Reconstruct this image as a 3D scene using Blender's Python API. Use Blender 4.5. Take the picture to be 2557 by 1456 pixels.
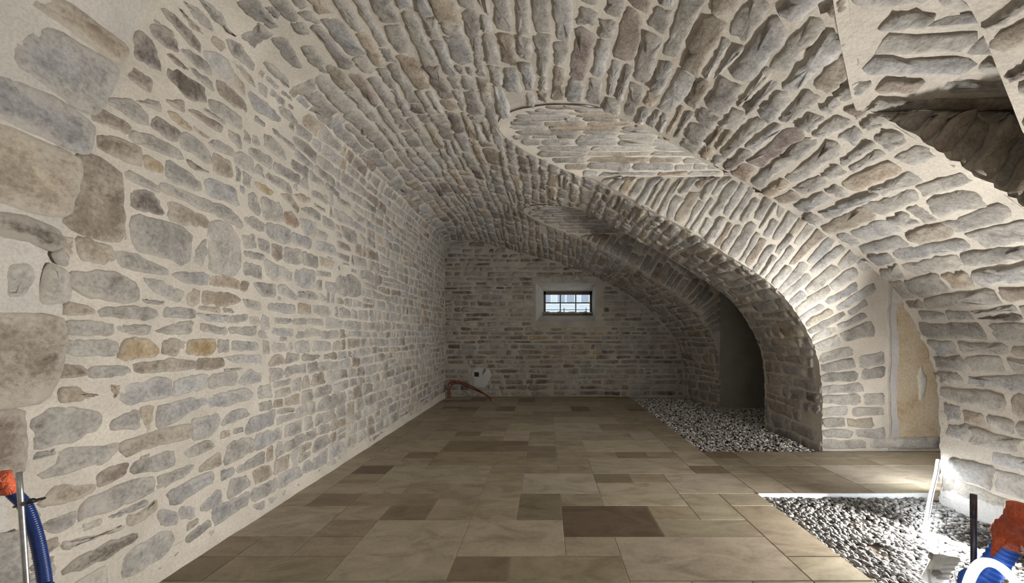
import bpy, bmesh, math
import numpy as np
from mathutils import Vector, Matrix

for o in list(bpy.data.objects):
    bpy.data.objects.remove(o, do_unlink=True)

SC = bpy.context.scene
COL = SC.collection
H = 1.2                       # camera height above the tiles (m); many lengths below are in units of H
F = 950.0                     # focal length in pixels of the 2557 px frame
VPX, VPY = 1362.0, 833.0      # vanishing point of the vault's axis

# ------------------------------------------------------------------ camera
cam = bpy.data.cameras.new('camera')
camo = bpy.data.objects.new('camera', cam)
COL.objects.link(camo)
camo.location = (0, 0, H)
camo.rotation_euler = (math.pi / 2, 0, 0)
cam.sensor_width = 36.0
cam.lens = F / 2557 * 36.0
cam.shift_x = -(VPX - 1278.5) / 2557
cam.shift_y = (VPY - 728.0) / 2557
cam.clip_start = 0.02
SC.camera = camo

# ------------------------------------------------------------------ light
SC.view_settings.view_transform = 'Standard'
SC.view_settings.look = 'None'
SC.view_settings.gamma = 1.0
SC.view_settings.use_curve_mapping = False
SC.view_settings.exposure = 0.0

w = bpy.data.worlds.new('daylight')
SC.world = w
w.use_nodes = True
w.node_tree.nodes['Background'].inputs[0].default_value = (0.80, 0.92, 1.0, 1)
w.node_tree.nodes['Background'].inputs[1].default_value = 2.3


def area_light(name, loc, target, size, power, color=(1, 1, 1), size_y=None, spread=180):
    l = bpy.data.lights.new(name, 'AREA')
    l.energy = power
    l.color = color
    l.shape = 'RECTANGLE'
    l.size = size
    l.size_y = size_y or size
    l.spread = math.radians(spread)
    o = bpy.data.objects.new(name, l)
    COL.objects.link(o)
    o.location = loc
    d = Vector(target) - Vector(loc)
    o.rotation_euler = d.to_track_quat('-Z', 'Y').to_euler()
    return o


# weak unseen fill lamp added behind the camera
area_light('rear_fill', (0.2, -1.7, 1.9), (-0.8, 2.0, 1.4), 1.6, 7, (1.0, 0.95, 0.88), 1.4)
# unseen lamps added round the corner of the middle recess, lighting arch and path
area_light('recess_fill', (2.60 * H, 2.36 * H, 1.12), (0.5 * H, 3.1 * H, 2.35 * H), 0.40, 58, (1.0, 0.985, 0.95), 0.30, 140)
area_light('recess_floor_fill', (2.52 * H, 2.33 * H, 0.24), (2.50 * H, 3.4 * H, 0.60), 0.22, 9.5, (1.0, 0.985, 0.95), 0.16, 165)
# light of the glowing hose in the pit, thrown across the room
area_light('hose_glow', (2.05 * H, 1.86 * H, 0.115), (1.05 * H, 1.34 * H, 0.115 + 0.20 * H), 0.12, 136, (1.0, 0.98, 0.94), 0.25, 180)

# ------------------------------------------------------------------ materials
def new_mat(name):
    m = bpy.data.materials.new(name)
    m.use_nodes = True
    nt = m.node_tree
    b = nt.nodes['Principled BSDF']
    return m, nt, b


def N(nt, kind, **kw):
    n = nt.nodes.new(kind)
    for k, v in kw.items():
        setattr(n, k, v)
    return n


def noise(nt, scale, detail=4, rough=0.6, vec=None, dist=0.0):
    n = N(nt, 'ShaderNodeTexNoise')
    n.inputs['Scale'].default_value = scale
    n.inputs['Detail'].default_value = detail
    n.inputs['Roughness'].default_value = rough
    n.inputs['Distortion'].default_value = dist
    if vec is not None:
        nt.links.new(vec, n.inputs['Vector'])
    return n


def ramp(nt, fac, stops):
    r = N(nt, 'ShaderNodeValToRGB')
    e = r.color_ramp.elements
    while len(e) < len(stops):
        e.new(0.5)
    for i, (p, c) in enumerate(stops):
        e[i].position = p
        e[i].color = (c[0], c[1], c[2], 1) if len(c) == 3 else c
    nt.links.new(fac, r.inputs[0])
    return r


def mix(nt, a, b, fac, mode='MIX'):
    m = N(nt, 'ShaderNodeMix', data_type='RGBA', blend_type=mode)
    for sock, val in ((m.inputs[0], fac), (m.inputs[6], a), (m.inputs[7], b)):
        if hasattr(val, 'is_output'):
            nt.links.new(val, sock)
        elif isinstance(val, (int, float)):
            sock.default_value = val
        else:
            sock.default_value = (*val, 1)
    return m.outputs[2]


def objvec(nt):
    return N(nt, 'ShaderNodeTexCoord').outputs['Object']


def bump(nt, b, pairs):
    prev = None
    for h, strength, dist in pairs:
        n = N(nt, 'ShaderNodeBump')
        n.inputs['Strength'].default_value = strength
        n.inputs['Distance'].default_value = dist
        nt.links.new(h, n.inputs['Height'])
        if prev:
            nt.links.new(prev.outputs[0], n.inputs['Normal'])
        prev = n
    nt.links.new(prev.outputs[0], b.inputs['Normal'])


MORTAR = (0.56, 0.515, 0.45)


def mat_stone(name, smear=0.5, rough_bump=0.6):
    m, nt, b = new_mat(name)
    v = objvec(nt)
    a = N(nt, 'ShaderNodeAttribute', attribute_name='tint')
    n1 = noise(nt, 11, 6, 0.65, v, 0.6)
    n2 = noise(nt, 60, 5, 0.7, v)
    n3 = noise(nt, 5.5, 5, 0.7, v, 0.3)
    r1 = ramp(nt, n1.outputs[0], [(0.26, (0.52, 0.49, 0.46)), (0.42, (0.88, 0.87, 0.86)), (0.58, (1.08, 1.08, 1.08)), (0.75, (1.38, 1.38, 1.38))])
    c = mix(nt, a.outputs['Color'], r1.outputs[0], 1.0, 'MULTIPLY')
    r2 = ramp(nt, n2.outputs[0], [(0.28, (0.70, 0.685, 0.67)), (0.5, (1, 1, 1)), (0.75, (1.2, 1.2, 1.2))])
    c = mix(nt, c, r2.outputs[0], 1.0, 'MULTIPLY')
    # thin lime wash left on the faces of the stones
    add = N(nt, 'ShaderNodeMath', operation='ADD')
    nt.links.new(n3.outputs[0], add.inputs[0])
    mul = N(nt, 'ShaderNodeMath', operation='MULTIPLY')
    mul.inputs[1].default_value = 0.45
    nt.links.new(n2.outputs[0], mul.inputs[0])
    nt.links.new(mul.outputs[0], add.inputs[1])
    rim = N(nt, 'ShaderNodeMath', operation='MULTIPLY_ADD')
    rim.inputs[1].default_value = 0.26
    nt.links.new(a.outputs['Alpha'], rim.inputs[0])
    nt.links.new(add.outputs[0], rim.inputs[2])
    add = rim
    r3 = ramp(nt, add.outputs[0], [(0.70, (0, 0, 0)), (0.95, (smear, smear, smear))])
    c = mix(nt, c, MORTAR, r3.outputs[0])
    nt.links.new(c, b.inputs['Base Color'])
    b.inputs['Roughness'].default_value = 0.92
    b.inputs['Specular IOR Level'].default_value = 0.25
    nb = noise(nt, 28, 7, 0.7, v, 0.4)
    bump(nt, b, [(nb.outputs[0], rough_bump, 0.02), (n2.outputs[0], 0.35, 0.006)])
    return m


def mat_mortar(name, col=MORTAR, var=0.14):
    m, nt, b = new_mat(name)
    v = objvec(nt)
    n1 = noise(nt, 3.2, 5, 0.6, v)
    n2 = noise(nt, 90, 4, 0.7, v)
    lo = tuple(x * (1 - var) for x in col)
    hi = tuple(min(1, x * (1 + var)) for x in col)
    r = ramp(nt, n1.outputs[0], [(0.3, lo), (0.7, hi)])
    c = mix(nt, r.outputs[0], ramp(nt, n2.outputs[0], [(0.35, (0.86, 0.85, 0.84)), (0.6, (1.04, 1.04, 1.04))]).outputs[0], 1.0, 'MULTIPLY')
    nt.links.new(c, b.inputs['Base Color'])
    b.inputs['Roughness'].default_value = 0.95
    b.inputs['Specular IOR Level'].default_value = 0.2
    nb = noise(nt, 22, 6, 0.65, v)
    bump(nt, b, [(nb.outputs[0], 0.45, 0.012), (n2.outputs[0], 0.25, 0.004)])
    return m


def mat_plain(name, col, rough=0.5, metal=0.0, nscale=None, var=0.2):
    m, nt, b = new_mat(name)
    if nscale:
        v = objvec(nt)
        n1 = noise(nt, nscale, 4, 0.6, v)
        r = ramp(nt, n1.outputs[0], [(0.3, tuple(x * (1 - var) for x in col)), (0.7, tuple(min(1, x * (1 + var)) for x in col))])
        nt.links.new(r.outputs[0], b.inputs['Base Color'])
    else:
        b.inputs['Base Color'].default_value = (*col, 1)
    b.inputs['Roughness'].default_value = rough
    b.inputs['Metallic'].default_value = metal
    return m


def mat_emit(name, col, strength, base=(0.8, 0.8, 0.8)):
    m, nt, b = new_mat(name)
    b.inputs['Base Color'].default_value = (*base, 1)
    b.inputs['Emission Color'].default_value = (*col, 1)
    b.inputs['Emission Strength'].default_value = strength
    return m


def mat_tile():
    m, nt, b = new_mat('limestone_tile')
    v = objvec(nt)
    a = N(nt, 'ShaderNodeAttribute', attribute_name='tint')
    sep = N(nt, 'ShaderNodeMapping')
    sep.inputs['Scale'].default_value = (1.0, 1.9, 1.0)
    nt.links.new(v, sep.inputs['Vector'])
    # every tile takes its own piece of the veining
    addv = N(nt, 'ShaderNodeVectorMath', operation='ADD')
    sc = N(nt, 'ShaderNodeVectorMath', operation='SCALE')
    sc.inputs['Scale'].default_value = 37.0
    nt.links.new(a.outputs['Color'], sc.inputs[0])
    nt.links.new(sep.outputs[0], addv.inputs[0])
    nt.links.new(sc.outputs[0], addv.inputs[1])
    n1 = noise(nt, 3.6, 6, 0.62, addv.outputs[0], 1.2)
    n2 = noise(nt, 45, 4, 0.6, v)
    r1 = ramp(nt, n1.outputs[0], [(0.28, (0.68, 0.65, 0.60)), (0.5, (1, 1, 1)), (0.72, (1.22, 1.22, 1.22))])
    c = mix(nt, a.outputs['Color'], r1.outputs[0], 1.0, 'MULTIPLY')
    r2 = ramp(nt, n2.outputs[0], [(0.3, (0.9, 0.9, 0.89)), (0.6, (1.03, 1.03, 1.03))])
    c = mix(nt, c, r2.outputs[0], 1.0, 'MULTIPLY')
    nt.links.new(c, b.inputs['Base Color'])
    b.inputs['Roughness'].default_value = 0.52
    b.inputs['Specular IOR Level'].default_value = 0.35
    bump(nt, b, [(n1.outputs[0], 0.12, 0.004), (n2.outputs[0], 0.06, 0.002)])
    return m


def mat_tint(name, rough=0.85, nscale=70, var=0.25):
    m, nt, b = new_mat(name)
    v = objvec(nt)
    a = N(nt, 'ShaderNodeAttribute', attribute_name='tint')
    n1 = noise(nt, nscale, 3, 0.6, v)
    r1 = ramp(nt, n1.outputs[0], [(0.3, (1 - var,) * 3), (0.7, (1 + var,) * 3)])
    c = mix(nt, a.outputs['Color'], r1.outputs[0], 1.0, 'MULTIPLY')
    nt.links.new(c, b.inputs['Base Color'])
    b.inputs['Roughness'].default_value = rough
    return m


def mat_stucco():
    m, nt, b = new_mat('old_lime_render')
    v = objvec(nt)
    n1 = noise(nt, 3.0, 6, 0.65, v, 0.5)
    n2 = noise(nt, 40, 6, 0.75, v)
    n3 = noise(nt, 130, 3, 0.6, v)
    r = ramp(nt, n1.outputs[0], [(0.30, (0.36, 0.25, 0.14)), (0.45, (0.52, 0.42, 0.29)), (0.6, (0.58, 0.50, 0.38)), (0.75, (0.50, 0.46, 0.40))])
    c = mix(nt, r.outputs[0], ramp(nt, n2.outputs[0], [(0.3, (0.72, 0.68, 0.62)), (0.55, (1, 1, 1)), (0.75, (1.12, 1.1, 1.05))]).outputs[0], 1.0, 'MULTIPLY')
    nt.links.new(c, b.inputs['Base Color'])
    b.inputs['Roughness'].default_value = 0.95
    bump(nt, b, [(n2.outputs[0], 0.6, 0.012), (n3.outputs[0], 0.3, 0.004)])
    return m


M_FLUSH = mat_stone('limestone_rubble_flush', 0.55, 0.45)
M_VAULT = mat_stone('limestone_rubble', 0.40, 0.55)
M_MORT = mat_mortar('lime_mortar')
M_PLAST = mat_mortar('lime_plaster', (0.55, 0.52, 0.475), 0.12)
M_GREY = mat_mortar('grey_cement', (0.47, 0.46, 0.45), 0.12)
M_STUC = mat_stucco()
M_TILE = mat_tile()
M_GROUT = mat_plain('tile_joint', (0.50, 0.45, 0.36), 0.9, 0, 40, 0.1)
M_SOIL = mat_plain('brown_soil', (0.11, 0.085, 0.065), 0.95, 0, 18, 0.4)
M_PEB = mat_tint('pebbles', 0.8, 70, 0.3)
M_STEEL = mat_plain('galvanised_steel', (0.42, 0.43, 0.44), 0.38, 0.9, 60, 0.2)
M_DSTEEL = mat_plain('dark_steel', (0.10, 0.10, 0.11), 0.4, 0.8, 60, 0.3)
M_BLUE = mat_plain('blue_plastic', (0.008, 0.030, 0.15), 0.35, 0, 90, 0.25)
M_LBLUE = mat_plain('bright_blue_plastic', (0.03, 0.13, 0.62), 0.35, 0, 90, 0.2)
M_ORANGE = mat_plain('orange_tape', (0.70, 0.135, 0.055), 0.45, 0, 50, 0.25)
_nt = M_ORANGE.node_tree
_w = noise(_nt, 55, 3, 0.5, objvec(_nt), 2.5)
bump(_nt, _nt.nodes['Principled BSDF'], [(_w.outputs[0], 0.9, 0.01)])
M_BLACK = mat_plain('black_nylon', (0.012, 0.012, 0.014), 0.45)
M_RED = mat_plain('red_brown_plastic', (0.16, 0.032, 0.018), 0.5, 0, 60, 0.25)
M_WHITEP = mat_plain('white_plastic', (0.72, 0.74, 0.76), 0.45, 0, 30, 0.08)
M_GREYP = mat_plain('grey_plastic', (0.30, 0.30, 0.30), 0.5)
M_HOLE = mat_plain('socket_hole', (0.015, 0.012, 0.012), 0.7)
M_HOSE = mat_emit('led_hose', (0.90, 0.97, 1.0), 1.6)
M_GLOW = mat_emit('led_hose_bright', (0.92, 0.97, 1.0), 34.0)
M_LED = mat_emit('led_panel', (1.0, 0.98, 0.94), 12.0)
M_WOOD = mat_plain('weathered_frame_wood', (0.10, 0.075, 0.055), 0.8, 0, 30, 0.4)
M_BAR = mat_plain('window_bar_iron', (0.035, 0.042, 0.055), 0.6, 0.3)
M_FAC = mat_plain('white_house_wall', (0.80, 0.82, 0.84), 0.9, 0, 5, 0.04)
M_FACG = mat_plain('house_window_pane', (0.42, 0.47, 0.55), 0.3)
M_FACW = mat_plain('house_window_frame', (0.85, 0.86, 0.88), 0.7)
mg, ntg, bg = new_mat('window_glass')
bg.inputs['Transmission Weight'].default_value = 1.0
bg.inputs['Roughness'].default_value = 0.0
bg.inputs['IOR'].default_value = 1.02
M_GLASS = mg

# ------------------------------------------------------------------ mesh helpers
class Acc:
    """collects vertices, faces, a tint per vertex and a material per face, then links ONE mesh object"""
    def __init__(s):
        s.v, s.f, s.c, s.m = [], [], [], []
        s.n = 0

    def add(s, verts, faces, col=(0.5, 0.5, 0.5), mi=0):
        verts = np.asarray(verts, float)
        s.v.append(verts)
        col = np.asarray(col, float)
        if col.ndim == 1:
            col = np.tile(col, (len(verts), 1))
        if col.shape[1] == 3:
            col = np.hstack([col, np.zeros((len(verts), 1))])
        s.c.append(col)
        o = s.n
        for f in faces:
            s.f.append([i + o for i in f])
        s.m += [mi] * len(faces)
        s.n += len(verts)

    def build(s, name, mats, parent=None, smooth=True, kind=None):
        me = bpy.data.meshes.new(name)
        V = np.vstack(s.v)
        fl = np.fromiter((i for f in s.f for i in f), dtype=np.int32)
        tot = np.fromiter((len(f) for f in s.f), dtype=np.int32)
        st = np.concatenate(([0], np.cumsum(tot)[:-1])).astype(np.int32)
        me.vertices.add(len(V))
        me.vertices.foreach_set('co', V.astype(np.float32).ravel())
        me.loops.add(len(fl))
        me.loops.foreach_set('vertex_index', fl)
        me.polygons.add(len(tot))
        me.polygons.foreach_set('loop_start', st)
        me.polygons.foreach_set('loop_total', tot)
        me.polygons.foreach_set('material_index', np.array(s.m, dtype=np.int32))
        me.polygons.foreach_set('use_smooth', np.full(len(tot), smooth, dtype=bool))
        at = me.attributes.new('tint', 'FLOAT_COLOR', 'POINT')
        C = np.vstack(s.c).astype(np.float32)
        at.data.foreach_set('color', C.ravel())
        for m in (mats if isinstance(mats, (list, tuple)) else [mats]):
            me.materials.append(m)
        me.update()
        me.validate()
        o = bpy.data.objects.new(name, me)
        COL.objects.link(o)
        if parent:
            o.parent = parent
        if kind:
            o['kind'] = kind
        return o


def tag(o, label, cat, group=None, kind=None):
    o['label'] = label
    o['category'] = cat
    if group:
        o['group'] = group
    if kind:
        o['kind'] = kind
    return o


def empty(name, loc, label, cat, group=None):
    o = bpy.data.objects.new(name, None)
    o.empty_display_size = 0.05
    COL.objects.link(o)
    o.location = loc
    return tag(o, label, cat, group)


def box(acc, x0, x1, y0, y1, z0, z1, col=(0.5, 0.5, 0.5), mi=0):
    v = [(x, y, z) for x in (x0, x1) for y in (y0, y1) for z in (z0, z1)]
    f = [(0, 1, 3, 2), (4, 6, 7, 5), (0, 4, 5, 1), (2, 3, 7, 6), (0, 2, 6, 4), (1, 5, 7, 3)]
    acc.add(v, f, col, mi)


def frames(path):
    path = np.asarray(path, float)
    t = np.gradient(path, axis=0)
    t /= np.linalg.norm(t, axis=1)[:, None] + 1e-12
    up = np.array([0, 0, 1.0]) if abs(t[0][2]) < 0.9 else np.array([1.0, 0, 0])
    u = np.cross(t[0], up)
    u /= np.linalg.norm(u)
    U, W = [], []
    for i in range(len(path)):
        u = u - t[i] * np.dot(u, t[i])
        u /= np.linalg.norm(u)
        U.append(u.copy())
        W.append(np.cross(t[i], u))
    return path, t, np.array(U), np.array(W)


def tube(acc, path, rad, seg=12, col=(0.5, 0.5, 0.5), mi=0, cap=True, shape=None):
    p, t, U, W = frames(path)
    n = len(p)
    rad = np.broadcast_to(np.asarray(rad, float), (n,))
    ang = np.linspace(0, 2 * math.pi, seg, endpoint=False)
    k = np.ones(seg) if shape is None else np.asarray(shape)
    V = p[:, None, :] + rad[:, None, None] * (U[:, None, :] * (np.cos(ang) * k)[None, :, None] + W[:, None, :] * (np.sin(ang) * k)[None, :, None])
    faces = []
    for i in range(n - 1):
        for j in range(seg):
            a, b2 = i * seg + j, i * seg + (j + 1) % seg
            faces.append((a, b2, b2 + seg, a + seg))
    V = V.reshape(-1, 3)
    if cap:
        faces.append(tuple(range(seg))[::-1])
        faces.append(tuple((n - 1) * seg + j for j in range(seg)))
    acc.add(V, faces, col, mi)


def spline(pts, n=60):
    pts = np.asarray(pts, float)
    P = np.vstack([2 * pts[0] - pts[1], pts, 2 * pts[-1] - pts[-2]])
    out = []
    segs = len(pts) - 1
    for i in range(segs):
        p0, p1, p2, p3 = P[i:i + 4]
        for s in np.linspace(0, 1, max(2, n // segs), endpoint=False):
            out.append(0.5 * (2 * p1 + (p2 - p0) * s + (2 * p0 - 5 * p1 + 4 * p2 - p3) * s * s + (3 * p1 - p0 - 3 * p2 + p3) * s ** 3))
    out.append(pts[-1])
    return np.array(out)


def resample(path, step):
    path = np.asarray(path)
    d = np.concatenate(([0], np.cumsum(np.linalg.norm(np.diff(path, axis=0), axis=1))))
    n = max(3, int(d[-1] / step))
    q = np.linspace(0, d[-1], n)
    return np.stack([np.interp(q, d, path[:, k]) for k in range(path.shape[1])], 1)


def sn(x, seed):
    """smooth 1-D noise"""
    x = np.asarray(x, float)
    return (np.sin(x * 1.7 + seed * 3.1) + 0.6 * np.sin(x * 3.9 + seed * 7.7) + 0.4 * np.sin(x * 8.3 + seed * 1.3)) / 2.0


def sn2(x, y, seed):
    x = np.asarray(x, float); y = np.asarray(y, float)
    return (np.sin(x * 2.3 + y * 1.1 + seed) + np.sin(-x * 1.3 + y * 2.9 + seed * 2.3) + 0.7 * np.sin(x * 5.1 - y * 4.3 + seed * 1.7)
            + 0.6 * np.sin(x * 9.7 + y * 7.9 + seed * 5.1) + 0.5 * np.sin(x * 17.3 - y * 15.1 + seed)) / 3.8


# ------------------------------------------------------------------ the vault's section (units of H, heights from the camera)
P0 = np.array([(-1.58, -1.03), (-1.58, -0.4), (-1.58, 0.4), (-1.58, 1.0), (-1.565, 1.25), (-1.49, 1.43), (-1.3, 1.53), (-1.0, 1.58), (-0.7, 1.575),
               (-0.35, 1.525), (0.0, 1.45), (0.35, 1.355), (0.67, 1.2), (0.92, 1.055), (1.17, 0.925), (1.40, 0.785), (1.66, 0.62), (1.86, 0.49),
               (2.07, 0.30), (2.23, 0.065), (2.34, -0.19), (2.38, -0.46), (2.385, -0.75), (2.385, -1.06)])
PB = np.array([(-1.61, -1.03), (-1.61, -0.4), (-1.61, 0.4), (-1.61, 1.0), (-1.61, 1.25), (-1.59, 1.46), (-1.4, 1.475), (-1.02, 1.45), (-0.7, 1.36),
               (-0.37, 1.267), (0.025, 1.175), (0.37, 1.06), (0.62, 0.97), (0.86, 0.86), (1.03, 0.78), (1.2, 0.685), (1.4, 0.56), (1.56, 0.45),
               (1.80, 0.24), (1.98, 0.02), (2.10, -0.18), (2.18, -0.46), (2.2, -0.75), (2.2, -1.06)])
YF = [1.484, 3.287, 5.16]                       # faces that look at the camera
SLOT = [(1.06, 1.484, 0.87, 1.10), (2.29, 3.287, 1.355, 1.515), (4.13, 5.16, 1.355, 1.50)]   # near edge, far face, springing, crown
YBACK = 6.05
YNEAR = -1.6
XR = 4.3                                        # the recesses end here

d0 = spline(P0, 24 * 40)
db = spline(PB, 24 * 40)
arc = np.concatenate(([0], np.cumsum(np.linalg.norm(np.diff(d0, axis=0), axis=1))))
VMAX = arc[-1]


def prof(v, tab):
    return np.interp(v, arc, tab[:, 0]), np.interp(v, arc, tab[:, 1])


def prof_at(v, u):
    """point of the vault (x, z, in H) at arc v and depth u"""
    v = np.asarray(v, float); u = np.asarray(u, float)
    x, z = prof(v, d0)
    xb, zb = prof(v, db)
    t = np.clip((u - 5.16) / (YBACK - 5.16), 0, 1.3)
    return x * (1 - t) + xb * t, z * (1 - t) + zb * t


def map_main(uv, hgt):
    u, v = uv[:, 0], uv[:, 1]
    x, z = prof_at(v, u)
    e = 0.012
    xa, za = prof_at(np.clip(v - e, 0, VMAX), u)
    xc, zc = prof_at(np.clip(v + e, 0, VMAX), u)
    tx, tz = xc - xa, zc - za
    L = np.sqrt(tx * tx + tz * tz) + 1e-9
    nx, nz = tz / L, -tx / L
    return np.stack([x * H + nx * hgt, u * H, H + z * H + nz * hgt], 1)


i_cr = int(np.argmax(d0[:, 1]))


def v_of_z(z):
    """arc at height z on the right-hand side of the crown"""
    zz = d0[i_cr:, 1][::-1]
    aa = arc[i_cr:][::-1]
    return np.interp(z, zz, aa)


def lun_z(u, s):
    y0, y1, zs, zc = s
    if s is SLOT[0]:
        return zs + (zc - zs) * np.clip((y1 - np.asarray(u, float)) / (y1 - y0), 0, 1) ** 0.85
    c = (np.asarray(u, float) - (y0 + y1) / 2) / ((y1 - y0) / 2)
    return zs + (zc - zs) * np.clip(1 - c * c, 0, 1) ** 0.7


# the near edge of the first recess leans away towards the floor
S1Z = [(1.2, 1.06), (0.92, 1.06), (0.66, 1.27), (0.45, 1.33), (-1.1, 1.36)]


def near_edge(k, v):
    if k == 0:
        _, z = prof(v, d0)
        return np.interp(-z, [-a for a, _ in S1Z], [b for _, b in S1Z])
    return np.full(np.shape(v), SLOT[k][0])


def v_open(u, k):
    return v_of_z(lun_z(u, SLOT[k]))


def blocked(u, v):
    """True where the vault is cut away by a recess"""
    u = np.asarray(u, float); v = np.asarray(v, float)
    r = np.zeros(np.broadcast(u, v).shape, bool)
    for k in range(3):
        lo = near_edge(k, v)
        r |= (u > lo) & (u < SLOT[k][1]) & (v > v_open(np.clip(u, SLOT[k][0], SLOT[k][1]), k))
    return r


def pix2uv(px, py):
    """where the sight line of a photo pixel meets the straight part of the vault"""
    a = math.atan2(VPY - py, px - VPX)
    A = np.arctan2(d0[:, 1], d0[:, 0])
    A = np.where(A < -math.pi / 2 - 0.2, A + 2 * math.pi, A)
    if a < -math.pi / 2 - 0.2:
        a += 2 * math.pi
    # A falls along the profile from left to right
    v = np.interp(-a, -A, arc)
    x, z = prof(v, d0)
    s = math.hypot(px - VPX, VPY - py) / math.hypot(x, z)
    return F / s, float(v)


# ------------------------------------------------------------------ stones
rng = np.random.default_rng(11)
TONES = {
    'g': [(0.34, 0.322, 0.295), (0.315, 0.302, 0.282), (0.37, 0.35, 0.318), (0.29, 0.277, 0.258)],
    'b': [(0.275, 0.235, 0.19), (0.255, 0.215, 0.18), (0.31, 0.27, 0.22)],
    'o': [(0.36, 0.27, 0.155), (0.39, 0.31, 0.20)],
    'p': [(0.18, 0.155, 0.145), (0.20, 0.165, 0.155)],
    'd': [(0.17, 0.15, 0.125), (0.15, 0.13, 0.11)],
    'l': [(0.40, 0.385, 0.36), (0.36, 0.345, 0.325)],
    'u': [(0.325, 0.32, 0.315), (0.36, 0.355, 0.348)],
    'f': [(0.43, 0.405, 0.365), (0.39, 0.375, 0.345)],
    't': [(0.36, 0.30, 0.235), (0.40, 0.34, 0.27)],
    'r': [(0.29, 0.21, 0.165)],
}


def pick_tone(weights='gggggggguubblltpo'):
    k = weights[rng.integers(len(weights))]
    t = TONES[k]
    c = np.array(t[rng.integers(len(t))])
    return c * rng.uniform(0.86, 1.14)


def chaikin(p, n=2):
    for _ in range(n):
        q = np.roll(p, -1, axis=0)
        p = np.stack([p * 0.75 + q * 0.25, p * 0.25 + q * 0.75], 1).reshape(-1, 2)
    return p


def closed_resample(p, n):
    q = np.vstack([p, p[:1]])
    d = np.concatenate(([0], np.cumsum(np.linalg.norm(np.diff(q, axis=0), axis=1))))
    t = np.linspace(0, d[-1], n, endpoint=False)
    return np.stack([np.interp(t, d, q[:, 0]), np.interp(t, d, q[:, 1])], 1)


def stone(acc, poly, fmap, hgt, tint, mi=1, n=22, sink=0.014, edge=0.012, rough=0.25, jit=0.05, keep=None):
    """one rounded rubble stone: outline in surface coordinates (units of H), standing hgt metres out of the mortar"""
    p = np.asarray(poly, float)
    area = 0.5 * np.sum(p[:, 0] * np.roll(p[:, 1], -1) - np.roll(p[:, 0], -1) * p[:, 1])
    if area < 0:
        p = p[::-1]
    size = math.sqrt(abs(area)) + 1e-6
    a0 = abs(area)
    mid = 0.5 * (p + np.roll(p, -1, axis=0)) + rng.normal(0, 1, p.shape) * size * jit * 0.6
    p = np.stack([p, mid], 1).reshape(-1, 2)
    p = chaikin(p, 1)
    p = closed_resample(p, n)
    p = p + rng.normal(0, 1, p.shape) * size * jit * 0.35
    a1 = abs(0.5 * np.sum(p[:, 0] * np.roll(p[:, 1], -1) - np.roll(p[:, 0], -1) * p[:, 1])) + 1e-9
    c = p.mean(0)
    p = c + (p - c) * min(1.15, math.sqrt(a0 / a1))
    d = np.roll(p, -1, axis=0) - np.roll(p, 1, axis=0)
    nn = np.stack([d[:, 1], -d[:, 0]], 1)
    nn /= np.linalg.norm(nn, axis=1)[:, None] + 1e-9
    nn = nn + np.roll(nn, 1, axis=0) + np.roll(nn, -1, axis=0) + 0.6 * (np.roll(nn, 2, axis=0) + np.roll(nn, -2, axis=0))
    nn /= np.linalg.norm(nn, axis=1)[:, None] + 1e-9
    ext = 2 * abs(a0) / (np.sum(np.linalg.norm(p - np.roll(p, 1, axis=0), axis=1)) + 1e-9)
    e = min(edge / H, ext * 0.45)
    tilt = rng.normal(0, 1, 2) * hgt * 0.35 / size
    rings = [(p + nn * e * 0.45, -sink), (p, hgt * 0.15), (p - nn * e, hgt * 0.85), (c + (p - nn * e - c) * 0.55, hgt * 1.1)]
    V = []
    for k, (q, h) in enumerate(rings):
        hh = np.full(n, h)
        if k >= 1:
            hh = hh + (q - c) @ tilt * (0.5 if k == 1 else 1)
            hh = hh + rng.normal(0, 1, n) * hgt * rough * (1, 1, 0.8, 0.35)[k]
        if keep is not None:
            q = keep(q)
        V.append(fmap(q, hh))
    V.append(fmap(c[None, :], np.array([hgt * 1.12])))
    V = np.vstack(V)
    faces = []
    for k in range(3):
        for j in range(n):
            a, b2 = k * n + j, k * n + (j + 1) % n
            faces.append((a, b2, b2 + n, a + n))
    for j in range(n):
        faces.append((3 * n + j, 3 * n + (j + 1) % n, 4 * n))
    if FLIP[0]:
        faces = [f[::-1] for f in faces]
    rim = np.concatenate([np.ones(2 * n), np.full(n, 0.5), np.zeros(n + 1)])
    acc.add(V, faces, np.hstack([np.tile(np.asarray(tint, float), (len(V), 1)), rim[:, None]]), mi)


FLIP = [False]


def quad_poly(u0, u1, va0, va1, vb0, vb1):
    """stone between a lower wavy bed (va) and an upper one (vb)"""
    w_, h_ = u1 - u0, 0.5 * (vb0 + vb1 - va0 - va1)
    j = lambda s: rng.normal() * s
    s = min(w_, h_)
    lo, hi = 0.06 * s, 0.10 * s
    return [(u0 + j(hi), va0 + j(lo)), ((u0 + u1) / 2 + j(0.1 * w_), 0.5 * (va0 + va1) + j(lo) * 0.8), (u1 + j(hi), va1 + j(lo)),
            (u1 + j(hi), 0.5 * (va1 + vb1) + j(lo)), (u1 + j(hi) - abs(j(0.12 * s)), vb1 + j(lo)), ((u0 + u1) / 2 + j(0.1 * w_), 0.5 * (vb0 + vb1) + j(lo) * 0.8),
            (u0 + j(hi) + abs(j(0.12 * s)), vb0 + j(lo)), (u0 + j(hi), 0.5 * (va0 + vb0) + j(lo))]


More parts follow.
